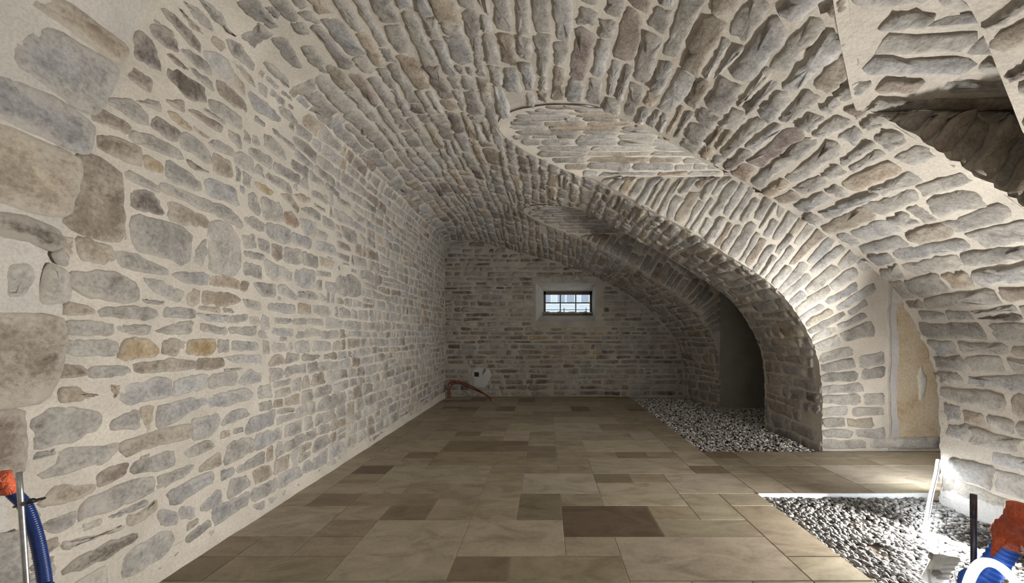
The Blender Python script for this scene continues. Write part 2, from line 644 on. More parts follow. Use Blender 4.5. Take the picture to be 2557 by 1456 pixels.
def courses(u0, u1, v0, v1, hmin, hmax, lmin, lmax, joint, inside, occ=None, wave=0.25, split=0.16, seed=0, tones=None):
    """rows of rubble stones; inside(u, v) says where the surface exists"""
    out = []
    beds = [v0]
    while beds[-1] < v1:
        beds.append(beds[-1] + rng.uniform(hmin, hmax))
    am = wave * (hmin + hmax) / 2
    W = [lambda u, i=i: beds[i] + am * sn(np.asarray(u) * 3.0 + i * 0.35, seed + i * 0.21) for i in range(len(beds))]
    for i in range(len(beds) - 1):
        u = u0 - rng.uniform(0, lmax)
        while u < u1:
            L = rng.uniform(lmin, lmax)
            if rng.random() < 0.2:
                L = rng.uniform(lmin * 0.55, lmin)
            a, b2 = u + joint / 2, u + L - joint / 2
            u += L
            vm = 0.5 * (beds[i] + beds[i + 1])
            # pull the ends in to the surface's edges
            us = np.linspace(a, b2, 9)
            ok = inside(us, np.full(9, vm))
            if not ok.any():
                continue
            us = us[ok]
            a, b2 = us[0], us[-1]
            if b2 - a < lmin * 0.4:
                continue
            jj = joint * rng.uniform(0.7, 1.25) / 2
            va0, va1 = float(W[i](a)) + jj, float(W[i](b2)) + jj
            vb0, vb1 = float(W[i + 1](a)) - jj, float(W[i + 1](b2)) - jj
            if min(vb0 - va0, vb1 - va1) < 0.02:
                continue
            cells = [(a, b2, va0, va1, vb0, vb1)]
            hh = vb0 - va0
            if rng.random() < split and hh > 0.085:
                m0 = va0 + hh * rng.uniform(0.4, 0.6); m1 = va1 + (vb1 - va1) * rng.uniform(0.4, 0.6)
                cells = [(a, b2, va0, va1, m0 - joint * 0.35, m1 - joint * 0.35), (a, b2, m0 + joint * 0.35, m1 + joint * 0.35, vb0, vb1)]
            for cc in cells:
                if occ is not None:
                    gu = np.linspace(cc[0], cc[1], 5); gv = np.linspace(min(cc[2], cc[3]), max(cc[4], cc[5]), 4)
                    G = np.array([(x, y) for x in gu for y in gv])
                    hit = occ(G)
                    if hit.mean() > 0.12:
                        free = ~hit
                        fu = G[free][:, 0] if free.any() else np.array([])
                        if hit.mean() > 0.6 or len(fu) == 0:
                            continue
                        # keep the free end of the stone if there is one
                        col = ~hit.reshape(5, 4).any(1)
                        if col[0] and not col[-1]:
                            k = int(np.argmin(col)); b3 = gu[max(k - 1, 0)]
                            cc = (cc[0], b3, cc[2], cc[3], cc[4], cc[5])
                        elif col[-1] and not col[0]:
                            k = 4 - int(np.argmin(col[::-1])); a3 = gu[min(k + 1, 4)]
                            cc = (a3, cc[1], cc[2], cc[3], cc[4], cc[5])
                        else:
                            row = ~hit.reshape(5, 4).any(0)
                            if row[0] and row[1]:
                                k = 0.45
                                cc = (cc[0], cc[1], cc[2], cc[3], cc[2] + (cc[4] - cc[2]) * k, cc[3] + (cc[5] - cc[3]) * k)
                            elif row[-1] and row[-2]:
                                k = 0.55
                                cc = (cc[0], cc[1], cc[2] + (cc[4] - cc[2]) * k, cc[3] + (cc[5] - cc[3]) * k, cc[4], cc[5])
                            else:
                                continue
                        if cc[1] - cc[0] < 0.03:
                            continue
                out.append(quad_poly(*cc))
    return out


class Occ:
    """remembers which patches of a surface already carry a stone"""
    def __init__(s, u0, u1, v0, v1, step):
        s.u0, s.v0, s.st = u0, v0, step
        s.g = np.zeros((int((u1 - u0) / step) + 2, int((v1 - v0) / step) + 2), bool)

    def idx(s, P):
        i = np.clip(((P[:, 0] - s.u0) / s.st).astype(int), 0, s.g.shape[0] - 1)
        j = np.clip(((P[:, 1] - s.v0) / s.st).astype(int), 0, s.g.shape[1] - 1)
        return i, j

    def __call__(s, P):
        i, j = s.idx(P)
        return s.g[i, j]

    def inside_pts(s, poly):
        p = np.asarray(poly)
        lo, hi = p.min(0), p.max(0)
        gu = np.arange(lo[0], hi[0] + s.st, s.st * 0.5)
        gv = np.arange(lo[1], hi[1] + s.st, s.st * 0.5)
        X, Y = np.meshgrid(gu, gv, indexing='ij')
        X, Y = X.ravel(), Y.ravel()
        ins = np.zeros(len(X), bool)
        n = len(p)
        for k in range(n):
            x1, y1 = p[k]; x2, y2 = p[(k + 1) % n]
            c = ((y1 > Y) != (y2 > Y))
            with np.errstate(divide='ignore', invalid='ignore'):
                xi = (x2 - x1) * (Y - y1) / (y2 - y1 + 1e-12) + x1
            ins ^= c & (X < xi)
        return np.stack([X[ins], Y[ins]], 1)

    def mark(s, poly, grow=1.12):
        p = np.asarray(poly, float)
        c = p.mean(0)
        pts = s.inside_pts(c + (p - c) * grow)
        if len(pts):
            i, j = s.idx(pts)
            s.g[i, j] = True

    def frac(s, poly):
        pts = s.inside_pts(poly)
        if not len(pts):
            return 1.0
        return float(s(pts).mean())


# stones read off the photograph's left wall: photo origin, scale, then "tone x,y x,y ..."
TRACED = [
    (150, 250, 450 / 1456, """
b 140,480 240,465 380,520 470,620 500,720 490,790 515,900 510,1130 370,1120 210,1080 30,990 40,920 75,840 110,760 145,560
b 240,130 320,70 560,200 530,270 300,190 250,180
g 580,250 700,270 960,400 990,460 970,480 820,430 590,340
b 310,300 420,290 650,380 660,530 540,500 330,400
o 680,450 720,450 825,530 825,600 690,550
g 350,0 600,0 700,120 710,210 640,190 380,20
p 740,190 780,125 970,260 940,335 860,310 750,230
o 870,90 930,100 1070,230 1050,250 920,180
b 1030,80 1100,90 1300,200 1280,260 1200,210
g 1200,10 1290,10 1456,140 1456,240 1290,130 1215,70
g 980,280 1040,270 1180,370 1220,500 1190,520 1090,440 980,380
d 1020,480 1220,590 1100,570 1050,530
g 850,510 920,500 1050,600 1130,670 1120,735 890,660 850,590
g 500,590 580,580 770,680 800,740 740,730 530,640
p 575,720 740,740 850,930 580,870
g 810,720 870,680 1050,750 1250,840 1250,920 1150,890 870,760
b 880,810 1200,960 1190,1035 1000,1010 890,960
g 600,960 680,940 950,1020 1050,1080 1040,1280 980,1320 780,1260 640,1230 590,1080
g 1210,980 1340,1010 1440,1110 1440,1350 1410,1415 1200,1370 1195,1150
f 1090,1220 1170,1120 1185,1250 1150,1340 1090,1300
t 130,1100 330,1160 440,1210 440,1290 330,1330 170,1300
g 450,1220 560,1220 730,1300 870,1380 860,1410 760,1400 480,1340
u 1165,630 1400,700 1440,860 1200,770
g 1240,830 1350,860 1456,980 1456,1040 1260,930
b 1240,430 1370,490 1400,620 1340,630 1240,560
g 1190,350 1260,310 1400,400 1410,460 1290,420
t 1080,210 1200,300 1180,310 1090,250
g 600,0 800,10 815,100 740,70
b 850,0 990,0 1005,110
g 1360,240 1456,290 1456,400 1370,310
t 20,1110 110,1120 100,1250 20,1240
"""),
    (150, 680, 500 / 1820, """
g 85,0 500,0 680,80 700,275 350,240 110,160
g 760,50 850,60 1120,180 1080,275 870,200
g 755,240 945,265 930,300 780,280
t 40,280 90,270 250,310 325,355 300,385 40,390
g 370,330 700,310 860,330 870,390 840,440 380,400
u 950,330 1020,310 1210,340 1210,420 930,400
u 1240,370 1390,380 1540,380 1530,465 1350,440
g 1550,390 1700,380 1700,440 1550,465
u 1020,20 1150,0 1310,0 1360,70 1340,120 1100,80
t 1360,40 1450,15 1600,60 1630,155 1360,120
b 1650,80 1720,90 1690,180 1640,160
t 1150,220 1210,150 1270,180 1260,270 1200,310 1150,280
t 1310,170 1530,190 1630,240 1600,280 1500,310 1310,290
g 1660,240 1820,280 1820,350 1700,320
g 20,440 400,440 490,490 470,570 30,560
g 500,480 810,480 780,575 560,550
g 870,530 1100,450 1210,440 1190,560 900,550
g 1280,460 1510,510 1510,570 1280,530
g 1530,500 1770,490 1760,580 1550,550
f 10,620 300,620 510,640 500,760 150,760 30,720
o 530,780 590,610 700,600 830,630 900,710 850,770 620,800
b 940,630 1010,600 1130,630 1120,690 1070,700 1060,760 930,750
o 1160,620 1400,600 1410,700 1370,750 1150,740
g 1440,610 1530,620 1530,730 1440,725
u 1570,620 1790,640 1790,710 1570,710
b 0,840 190,850 250,890 240,940 0,960
g 280,860 590,840 630,900 600,940 280,960
b 700,830 1000,790 1220,790 1230,880 1000,900 710,915
b 1240,790 1480,780 1480,860 1350,890 1240,890
u 1490,770 1820,750 1820,840 1600,830
t 0,1050 140,1040 220,1090 340,1110 200,1160 0,1180
t 450,1025 550,1035 520,1120 490,1150
u 590,1030 730,1000 980,970 1000,1130 590,1215 550,1130
u 1060,970 1320,920 1310,1060 1020,1130
l 1350,940 1580,900 1610,950 1590,1020 1340,1060
u 1620,1000 1720,880 1820,930 1820,1000 1690,1020
u 1360,1120 1620,1070 1730,1080 1710,1160 1480,1230 1370,1240
u 900,1210 1100,1160 1280,1140 1350,1150 1330,1200 1080,1330 900,1430
t 720,1230 840,1210 850,1290 820,1456 780,1456
l 460,1360 650,1260 710,1270 710,1430 480,1430
u 1460,1370 1550,1260 1670,1240 1720,1300 1480,1395
"""),
    (50, 1000, 500 / 1596, """
f 100,150 250,60 400,60 630,110 620,210 420,330 250,350 150,400 110,250
f 310,430 380,380 760,345 770,390 700,480 350,580 240,620 160,570 320,510
b 800,330 1000,270 1280,200 1370,200 1390,260 1340,310 1000,380 830,450
u 1370,150 1560,105 1590,130 1570,230 1500,290 1390,310
g 890,550 920,490 1200,400 1220,430 1220,520 1100,560 900,575
g 1240,430 1500,310 1545,370 1350,460
b 610,600 700,540 860,500 840,580 760,640 620,690
t 170,800 300,670 580,670 590,720 500,770 350,820 180,850
g 1100,600 1370,510 1340,590 1110,710
b 1420,540 1500,470 1596,410 1596,520 1430,570
g 510,810 600,760 960,610 1060,630 1040,740 900,810 620,900 470,960
u 1190,720 1500,570 1540,600 1530,650 1400,740 1250,830 1210,820
g 180,980 440,880 450,920 400,1010 300,1055 220,1040
u 1430,850 1560,720 1596,720 1596,850 1450,890
b 860,910 940,900 1080,790 1080,880 950,970 860,1010
u 1100,880 1240,880 1250,990 1120,1000
u 1270,850 1390,840 1380,940 1270,950
f 340,1130 500,1090 640,1060 820,980 800,1040 560,1110 400,1190
d 360,1350 500,1230 700,1130 900,1060 920,1110 700,1260 400,1370
l 820,1400 850,1230 1000,1110 1190,1050 1230,1110 1150,1230 900,1400
"""),
    (600, 450, 400 / 1456, """
o 130,10 230,50 300,110 270,145 150,70
b 360,130 450,130 530,250 520,300 480,250
t 480,130 560,120 630,170 600,210 520,170
g 70,130 130,120 190,280 160,320 80,240
g 195,150 370,220 390,380 215,350
r 400,290 470,290 540,400 490,430 400,380
g 30,350 120,335 220,400 210,470 100,440
u 240,390 445,440 450,580 370,580 250,500
u 470,470 640,530 630,630 470,570
g 15,490 120,490 140,615 40,610
g 160,525 260,560 265,665 170,620
b 290,580 385,610 380,710 340,740 290,690
g 400,610 560,640 550,770 390,740
g 565,650 700,690 700,800 570,760
t 720,690 850,740 820,810 730,770
g 40,640 200,670 200,730 50,700
g 30,740 190,790 185,900 40,860
f 220,720 470,820 450,930 380,880 320,920 240,860
u 500,820 590,800 680,840 675,980 520,970
g 700,820 820,840 820,880 700,870
g 690,920 740,900 745,1000 690,990
l 770,920 890,940 880,1020 780,1010
g 880,880 1010,850 1090,930 1085,1050 900,1040
g 120,930 315,940 315,1060 200,1055
u 340,960 400,950 520,1050 500,1090 360,1030
g 20,1090 200,1110 240,1160 200,1195 30,1140
u 250,1115 480,1130 480,1215 260,1190
t 530,1120 640,1130 640,1220 530,1210
g 665,1140 780,1150 830,1210 770,1245 670,1210
g 525,1010 640,1010 700,1060 690,1090 540,1070
g 310,1250 460,1260 460,1300 320,1300
g 480,1265 600,1255 600,1310 480,1310
g 610,1260 745,1265 745,1325 620,1310
u 290,1345 480,1350 470,1420 290,1400
g 590,1350 720,1360 750,1410 590,1430
g 80,1240 150,1240 190,1300 150,1325 90,1290
g 545,260 630,245 720,300 720,370 600,310
g 650,100 700,100 800,200 780,220 660,150
g 880,150 1000,220 1000,260 890,200
u 540,350 680,380 685,510 590,490 560,420
g 750,320 850,380 850,460 760,420
g 915,410 1050,470 1060,590 940,520
u 690,550 850,590 880,690 690,630
g 885,660 990,690 985,750 890,700
g 690,440 790,490 780,550 700,510
b 880,550 990,600 1000,650 890,610
"""),
    (320, 0, 500 / 1733, """
p 50,320 90,270 200,350 270,540 270,610 150,550 60,490
p 200,220 250,220 420,350 430,450 330,410 220,310
d 290,100 340,80 490,210 620,360 620,445 500,350 400,240
b 430,70 450,70 650,280 640,300 540,240
g 470,0 600,70 720,200 720,260 600,190
g 620,0 730,60 830,140 850,250 930,290 900,310 700,130
b 340,480 390,480 520,590 510,610 430,570
g 450,430 520,430 690,540 720,660 560,550
u 650,460 720,440 870,520 910,640 850,680 740,590
g 540,580 700,680 740,800 560,650
d 350,610 430,610 640,740 670,870 500,840 380,710
g 850,330 970,380 1090,550 1080,610 900,470
b 890,530 970,560 1080,690 1090,750 1000,670
b 770,700 830,720 1000,860 1030,980 920,920 780,800
t 920,640 1000,710 1020,850 930,750
g 0,690 100,720 280,870 280,980 140,920 0,800
b 80,630 150,650 360,760 490,900 490,990 350,890 90,670
g 700,880 750,870 850,950 1000,1040 1150,1170 1140,1240 1000,1170 720,940
u 1040,790 1180,870 1310,1010 1310,1060 1100,960
g 870,1130 960,1150 1120,1290 1100,1360 1000,1330 890,1200
g 1180,1170 1240,1180 1350,1300 1360,1400 1180,1270
g 1250,1100 1430,1250 1430,1300 1270,1170
g 1180,540 1250,560 1380,680 1380,760 1210,610
g 1130,710 1200,760 1200,850 1140,800
g 1230,330 1370,340 1460,500 1500,590 1400,560 1300,420
g 1500,400 1610,410 1700,520 1720,640 1560,530
g 960,20 1140,0 1200,100 1300,220 1230,240 1050,130
g 1310,920 1400,960 1470,1060 1450,1090 1320,990
"""),
]
# the older masonry at the very left, nearer than the rubble: large blocks under thin plaster
BLOCKS = """
u 20,95 110,65 285,165 265,225 225,290 130,235 15,160
u -140,150 0,192 120,240 222,312 218,350 205,385 100,345 0,302 -140,250
t -140,270 0,315 100,358 190,402 178,470 160,540 80,530 0,510 -140,480
d -90,520 -20,530 60,545 130,575 150,610 120,625 60,600 0,592 -90,580
f 0,662 55,660 68,695 40,738 0,742
g 108,660 155,680 160,750 85,757
b -140,775 -60,778 0,782 80,785 152,803 152,850 140,930 118,975 98,1002 40,1010 -60,1025 -140,1035
b -140,1042 0,1028 42,1024 46,1100 44,1180 0,1200 -140,1240
g -140,1345 0,1338 45,1325 48,1400 48,1480 0,1500 -140,1500
t 40,0 150,0 310,120 290,160 180,90
l 118,634 134,622 156,640 152,664 130,656
"""

occ_main = Occ(-0.3, YBACK + 0.1, 0, VMAX, 0.012)
V_SPRING_R = float(v_of_z(-0.05))                      # above this the right side is vault, below it is wall
V_CREASE = float(arc[np.argmin(np.hypot(d0[:, 0] + 1.49, d0[:, 1] - 1.43))])


def wall_edge_u(v):
    """left wall: the rubble begins at this depth; nearer is the older plastered masonry"""
    _, z = prof(v, d0)
    pts = [(-1.1, 1.13), (-0.16, 1.145), (-0.15, 1.19), (0.04, 1.243), (0.385, 1.248), (0.70, 1.31), (0.99, 1.41), (1.25, 1.50), (1.6, 1.55)]
    return np.interp(z, [a for a, _ in pts], [b for _, b in pts]) + 0.012 * sn(np.asarray(v) * 14, 2.0)


main_polys = []      # (poly, tone, kind)
for ox, oy, sc_, txt in TRACED:
    for line in txt.strip().splitlines():
        tk, *pts = line.split()
        q = [pix2uv(ox + float(a) * sc_, oy + float(b) * sc_) for a, b in (s.split(',') for s in pts)]
        q = np.array(q)
        c = q.mean(0)
        q = c + (q - c) * 1.09
        if occ_main.frac(q) > 0.25:
            continue
        occ_main.mark(q, 1.05)
        t = TONES[tk]
        main_polys.append((q, np.array(t[rng.integers(len(t))]) * rng.uniform(0.92, 1.08)))
block_polys = []
for line in BLOCKS.strip().splitlines():
    tk, *pts = line.split()
    q = np.array([pix2uv(float(a), float(b)) for a, b in (s.split(',') for s in pts)])
    t = TONES[tk]
    block_polys.append((q, np.array(t[rng.integers(len(t))])))


def left_inside(u, v):
    return (~blocked(u, v)) & (u > 0.95) & (u < YBACK - 0.01) & ((v > V_CREASE + 0.1) | (u > wall_edge_u(v) + 0.02))


# wall part: smaller stones towards the far end
for q in courses(0.95, YBACK, 0.02, V_CREASE - 0.02, 0.062, 0.105, 0.10, 0.27, 0.013, left_inside, occ_main, 0.22, 0.2, 1):
    c = np.mean(q, 0)
    main_polys.append((np.array(q), pick_tone('gggggggggguuuuubbtllg')))
# vault part: long bonded stones
for q in courses(0.3, YBACK, V_CREASE + 0.005, VMAX - 0.04, 0.075, 0.13, 0.14, 0.40, 0.015, left_inside, occ_main, 0.2, 0.12, 5):
    main_polys.append((np.array(q), pick_tone('gggggggggggguuubbtlp' * 3 + 'r')))

# small pinning stones where gaps are left in the wall
for q, _ in main_polys:
    occ_main.mark(q, 1.02)
for q in courses(0.95, YBACK, 0.05, V_CREASE - 0.02, 0.05, 0.075, 0.06, 0.15, 0.014, left_inside, occ_main, 0.2, 0.0, 9):
    if occ_main.frac(q) < 0.08:
        occ_main.mark(q, 1.05)
        main_polys.append((np.array(q), pick_tone('ggguuubtl')))

# ------------------------------------------------------------------ surfaces of the main vault
def grid(acc, U, V, fmap, mi=0, amp=0.004, seed=1.0, flip=False, col=MORTAR):
    """U, V: equal 2-D arrays of surface coordinates"""
    nu, nv = U.shape
    uv = np.stack([U.ravel(), V.ravel()], 1)
    h = amp * sn2(uv[:, 0] * 9, uv[:, 1] * 9, seed)
    P = fmap(uv, h)
    faces = []
    for i in range(nu - 1):
        for j in range(nv - 1):
            a = i * nv + j
            f = (a, a + nv, a + nv + 1, a + 1)
            faces.append(f[::-1] if flip else f)
    acc.add(P, faces, col, mi)


def piece(acc, u0, u1, vlo, vhi, du=0.035, dv=0.022, **kw):
    """patch of the vault; vlo / vhi may depend on u"""
    nu = max(2, int((u1 - u0) / du) + 1)
    us = np.linspace(u0, u1, nu)
    lo = vlo(us) if callable(vlo) else np.full(nu, vlo)
    hi = vhi(us) if callable(vhi) else np.full(nu, vhi)
    nv = max(2, int(np.max(hi - lo) / dv) + 1)
    t = np.linspace(0, 1, nv)
    U = np.repeat(us[:, None], nv, 1)
    V = lo[:, None] + (hi - lo)[:, None] * t[None, :]
    # stones stand out unevenly along the edges of the recesses
    for row, ue, sgn in ((0, u0, -1), (-1, u1, 1)):
        for k, sl in enumerate(SLOT):
            if (sgn < 0 and ue == sl[1]) or (sgn > 0 and ue == sl[0] and k > 0):
                vs_ = float(v_of_z(sl[2]))
                v_ = V[row]
                jag = np.abs(sn(v_ * 17, 3.0 + k + sgn)) * 0.016 + np.abs(sn(v_ * 41, 1.0 + k)) * 0.010
                U[row] += sgn * jag * np.clip((v_ - vs_ - 0.02) / 0.08, 0, 1)
    grid(acc, U, V, map_main, flip=True, **kw)


A_left, A_ceil, A_right = Acc(), Acc(), Acc()
piece(A_left, YNEAR, YBACK, 0.0, V_CREASE)
# ceiling, piece by piece between the recesses
segs = [(YNEAR, 1.06, None), (1.06, 1.484, 0), (1.484, 2.29, None), (2.29, 3.287, 1), (3.287, 4.13, None), (4.13, 5.16, 2), (5.16, YBACK, None)]
for u0, u1, k in segs:
    if k is None:
        piece(A_ceil, u0, u1, V_CREASE, V_SPRING_R)
        piece(A_right, u0, u1, V_SPRING_R, VMAX)
    else:
        s = SLOT[k]
        piece(A_ceil, u0, u1, V_CREASE, lambda u, k=k, s=s: v_open(np.clip(u, s[0], s[1]), k), du=0.02)
# pier in front of the first recess, with its leaning edge
vv = np.linspace(float(v_of_z(1.095)), VMAX, 80)
ee = near_edge(0, vv)
tt = np.linspace(0, 1, 8)
Vg = np.repeat(vv[:, None], 8, 1).T
Ug = (1.06 + (ee - 1.06)[None, :] * tt[:, None])
msk = vv < V_SPRING_R
grid(A_ceil, Ug[:, msk], Vg[:, msk], map_main, flip=True)
grid(A_right, Ug[:, ~msk], Vg[:, ~msk], map_main, flip=True)

for q, tint in main_polys:
    c = np.mean(q, 0)
    if blocked(q[:, 0], q[:, 1]).mean() > 0.2:
        continue
    if c[1] < V_CREASE:
        if c[0] < float(wall_edge_u(c[1])) - 0.03:
            continue
        stone(A_left, q, map_main, rng.uniform(0.005, 0.012), tint, edge=0.010, rough=0.3, jit=0.05)
    elif c[1] < V_SPRING_R:
        stone(A_ceil, q, map_main, rng.uniform(0.008, 0.020), tint, edge=0.014, rough=0.3, jit=0.06)
    else:
        stone(A_right, q, map_main, rng.uniform(0.008, 0.018), tint, edge=0.014, rough=0.3, jit=0.05)

# older plastered masonry on the near left, a hand's breadth proud of the rubble
PROUD = 0.03


def map_block(uv, h):
    return map_main(uv, np.asarray(h) + PROUD)


vs = np.linspace(0, float(arc[np.argmin(np.hypot(d0[:, 0] + 0.9, d0[:, 1] - 1.58))]), 120)
eu = wall_edge_u(vs)
tt = np.concatenate((np.linspace(0, 0.97, 30), [1.0]))
Ug = YNEAR + (eu - YNEAR)[None, :] * tt[:, None]
Vg = np.repeat(vs[None, :], len(tt), 0)
uv = np.stack([Ug.ravel(), Vg.ravel()], 1)
hb = np.where(np.repeat(tt, len(vs)) > 0.999, -PROUD - 0.004, 0.006 * sn2(uv[:, 0] * 6, uv[:, 1] * 6, 4.0) - 0.008 * (np.repeat(tt, len(vs)) > 0.96))
Pb = map_block(uv, hb)
nv = len(vs)
A_left.add(Pb, [((i + 1) * nv + j, i * nv + j, i * nv + j + 1, (i + 1) * nv + j + 1)[::-1] for i in range(len(tt) - 1) for j in range(nv - 1)], (0.5, 0.5, 0.5), 2)
for q, tint in block_polys:
    stone(A_left, q, map_block, 0.005, tint, mi=1, n=34, edge=0.02, sink=0.012, rough=0.4, jit=0.014)

# ------------------------------------------------------------------ recesses: faces, little vaults, ends
def face_ring(acc, y, k, r_layers, mi_stone=1, xstop=9.0, facing=-1, hg=(0.008, 0.02), depth=0.0, tones='ggggguullbt'):
    """wall face at depth y around the arch: mortar plane + radial stones following the vault's section"""
    zs = SLOT[k][2]
    v0 = float(v_of_z(zs))
    rows = np.linspace(v0, VMAX, 110)
    px, pz = prof(rows, d0)
    cols = np.linspace(0, 1, 40)
    X = px[None, :] + (XR - px)[None, :] * cols[:, None]
    Z = np.repeat(pz[None, :], 40, 0)

    def fm(uv, h):
        h = np.asarray(h)
        return np.stack([uv[:, 0] * H, y * H + facing * h, H + uv[:, 1] * H], 1)
    grid(acc, X, Z, fm, flip=(facing > 0), seed=3.0 + k)
    # normals of the section, pointing into the masonry
    def ring_map(rv):
        v, r = rv[:, 0], rv[:, 1]
        x, z = prof(v, d0)
        e = 0.06
        xa, za = prof(np.clip(v - e, 0, VMAX), d0); xb, zb = prof(np.clip(v + e, 0, VMAX), d0)
        tx, tz = xb - xa, zb - za
        L = np.hypot(tx, tz)
        return np.stack([x - tz / L * r, z + tx / L * r], 1)
    v = v0 - 0.6
    while v < VMAX - 0.06:
        wdt = rng.uniform(0.06, 0.105)
        r = 0.012
        lay = r_layers
        r1 = r + rng.uniform(0.16, 0.40)
        while r < lay:
            a, b2 = v + 0.007, v + wdt - 0.007
            q = []
            for (vv_, rr_) in ((a, r), (b2, r), (b2, (r + r1) / 2), (b2, r1 - 0.02), (a, r1 - 0.02), (a, (r + r1) / 2)):
                q.append((vv_ + rng.normal() * 0.006, rr_ + rng.normal() * 0.008))
            q = ring_map(np.array(q))
            if q[:, 1].min() < zs - 0.05:
                q[:, 1] = np.minimum(q[:, 1], zs - 0.012)
            if q[:, 1].max() > -1.0 and q[:, 1].min() < -1.0:
                q[:, 1] = np.maximum(q[:, 1], -0.99)
            if q[:, 0].mean() < xstop - 0.06:
                q[:, 0] = np.minimum(q[:, 0], xstop)
            c = q.mean(0)
            if c[0] < xstop and q[:, 0].max() < xstop + 0.05 and q[:, 1].max() < zs - 0.005 and q[:, 1].min() > -1.0 and q[:, 0].max() < XR:
                FLIP[0] = facing < 0
                area = 0.5 * np.sum(q[:, 0] * np.roll(q[:, 1], -1) - np.roll(q[:, 0], -1) * q[:, 1])
                stone(acc, q, fm, rng.uniform(*hg), pick_tone(tones), mi=mi_stone, n=16, edge=0.010, rough=0.3, jit=0.05)
                FLIP[0] = False
            r = r1 + 0.008
            r1 = r + rng.uniform(0.18, 0.45)
        v += wdt


def lunette(acc, k):
    y0, y1, zs, zc = SLOT[k]
    ys = np.linspace(y0, y1, 36)
    zz = lun_z(ys, SLOT[k])
    vo = v_of_z(zz)
    xo, _ = prof(vo, d0)
    xg = xo - 0.05
    t = np.linspace(0, 1, 50)
    arcw = np.concatenate(([0], np.cumsum(np.hypot(np.diff(ys), np.diff(zz)))))

    def fm(uv, h):
        y = np.interp(uv[:, 1], arcw, ys)
        z = np.interp(uv[:, 1], arcw, zz)
        e = 0.03
        ya = np.interp(uv[:, 1] - e, arcw, ys); yb = np.interp(uv[:, 1] + e, arcw, ys)
        za = np.interp(uv[:, 1] - e, arcw, zz); zb = np.interp(uv[:, 1] + e, arcw, zz)
        ty, tz = yb - ya, zb - za
        L = np.hypot(ty, tz) + 1e-9
        return np.stack([uv[:, 0] * H, y * H + tz / L * h, H + z * H - ty / L * h], 1)
    X = xg[None, :] + (XR - xg)[None, :] * t[:, None]
    W = np.repeat(arcw[None, :], 50, 0)
    grid(acc, X, W, fm, flip=True, seed=8.0 + k)

    def ins(u, wv):
        return (u > np.interp(wv, arcw, xo) + 0.01) & (u < XR - 0.1)
    for q in courses(float(xo.min()), XR - 0.1, 0.01, arcw[-1] - 0.01, 0.05, 0.085, 0.22, 0.55, 0.012, ins, None, 0.15, 0.0, 20 + k):
        stone(acc, np.array(q), fm, rng.uniform(0.008, 0.02), pick_tone('ggggguulltb'), n=16, edge=0.010, rough=0.3, jit=0.05)


def plain_face(acc, y, k, facing):
    pass


for k, s in enumerate(SLOT):
    lunette(A_ceil, k)
face_ring(A_right, YF[0], 0, 0.9, hg=(0.012, 0.03), tones='ggggggbbt')
face_ring(A_right, YF[1], 1, 0.9, xstop=2.93, tones='gggguulllbt')
face_ring(A_right, YF[2], 2, 0.5, xstop=2.42, tones='ggggggbb')
# the sides of the recesses that look away from the camera, and their ends
face_ring(A_right, 2.29, 1, 0.5, facing=1)
face_ring(A_right, 4.13, 2, 0.5, facing=1)
vv = np.linspace(float(v_of_z(1.095)), VMAX, 60)
px, pz = prof(vv, d0)
ee = near_edge(0, vv)
cc = np.linspace(0, 1, 20)
X = px[None, :] + (XR - px)[None, :] * cc[:, None]
Y = np.repeat(ee[None, :], 20, 0)
Z = np.repeat(pz[None, :], 20, 0)
Pn = np.stack([X.ravel() * H, Y.ravel() * H, H + Z.ravel() * H], 1)
A_right.add(Pn, [(i * 60 + j, (i + 1) * 60 + j, (i + 1) * 60 + j + 1, i * 60 + j + 1)[::-1] for i in range(19) for j in range(59)], MORTAR, 0)
for k, s in enumerate(SLOT):
    y0, y1 = s[0] - 0.15, s[1] + 0.05
    A_right.add([(XR * H, y0 * H, -0.1), (XR * H, y1 * H, -0.1), (XR * H, y1 * H, H * (s[3] + 1.05)), (XR * H, y0 * H, H * (s[3] + 1.05))], [(0, 1, 2, 3)], MORTAR, 0)

# ------------------------------------------------------------------ far wall with the window opening
A_back = Acc()
WX0, WX1, WZ0, WZ1 = -0.155, 0.80, 0.195, 0.80        # opening on the room side (H)
VX0, VX1, VZ0, VZ1 = -0.03, 0.79, 0.335, 0.715         # opening at the window, 0.42 H further back
WDEP = 0.40


def fm_back(uv, h):
    h = np.asarray(h)
    return np.stack([uv[:, 0] * H, YBACK * H - h, H + uv[:, 1] * H], 1)


xs = [-1.75, WX0, WX1, 2.6]
zs_ = [-1.06, WZ0, WZ1, 1.75]
for i in range(3):
    for j in range(3):
        if i == 1 and j == 1:
            continue
        nu, nv = max(2, int((xs[i + 1] - xs[i]) / 0.05)), max(2, int((zs_[j + 1] - zs_[j]) / 0.05))
        U, V = np.meshgrid(np.linspace(xs[i], xs[i + 1], nu), np.linspace(zs_[j], zs_[j + 1], nv), indexing='ij')
        grid(A_back, U, V, fm_back, flip=False, seed=2.0, amp=0.003)
zb_tab = db


def back_inside(u, v):
    v_lim = np.interp(u, zb_tab[150:, 0], zb_tab[150:, 1]) if False else None
    k0 = int(len(db) * 4.9 / 23)
    zt = np.interp(u, db[k0:, 0][: int(len(db) * 0.72)], db[k0:, 1][: int(len(db) * 0.72)])
    ok = (v < zt - 0.02) & (u > -1.6) & (u < 2.19)
    hole = (u > WX0 - 0.03) & (u < WX1 + 0.09) & (v > WZ0 - 0.09) & (v < WZ1 + 0.14)
    return ok & ~hole


patch_x0, patch_x1 = -1.17, -0.80                       # white plaster patch round the socket


def back_ok(u, v):
    p = ((u - (-1.03)) / 0.16) ** 2 + ((v + 0.70) / 0.20) ** 2 < 1
    return back_inside(u, v) & ~p


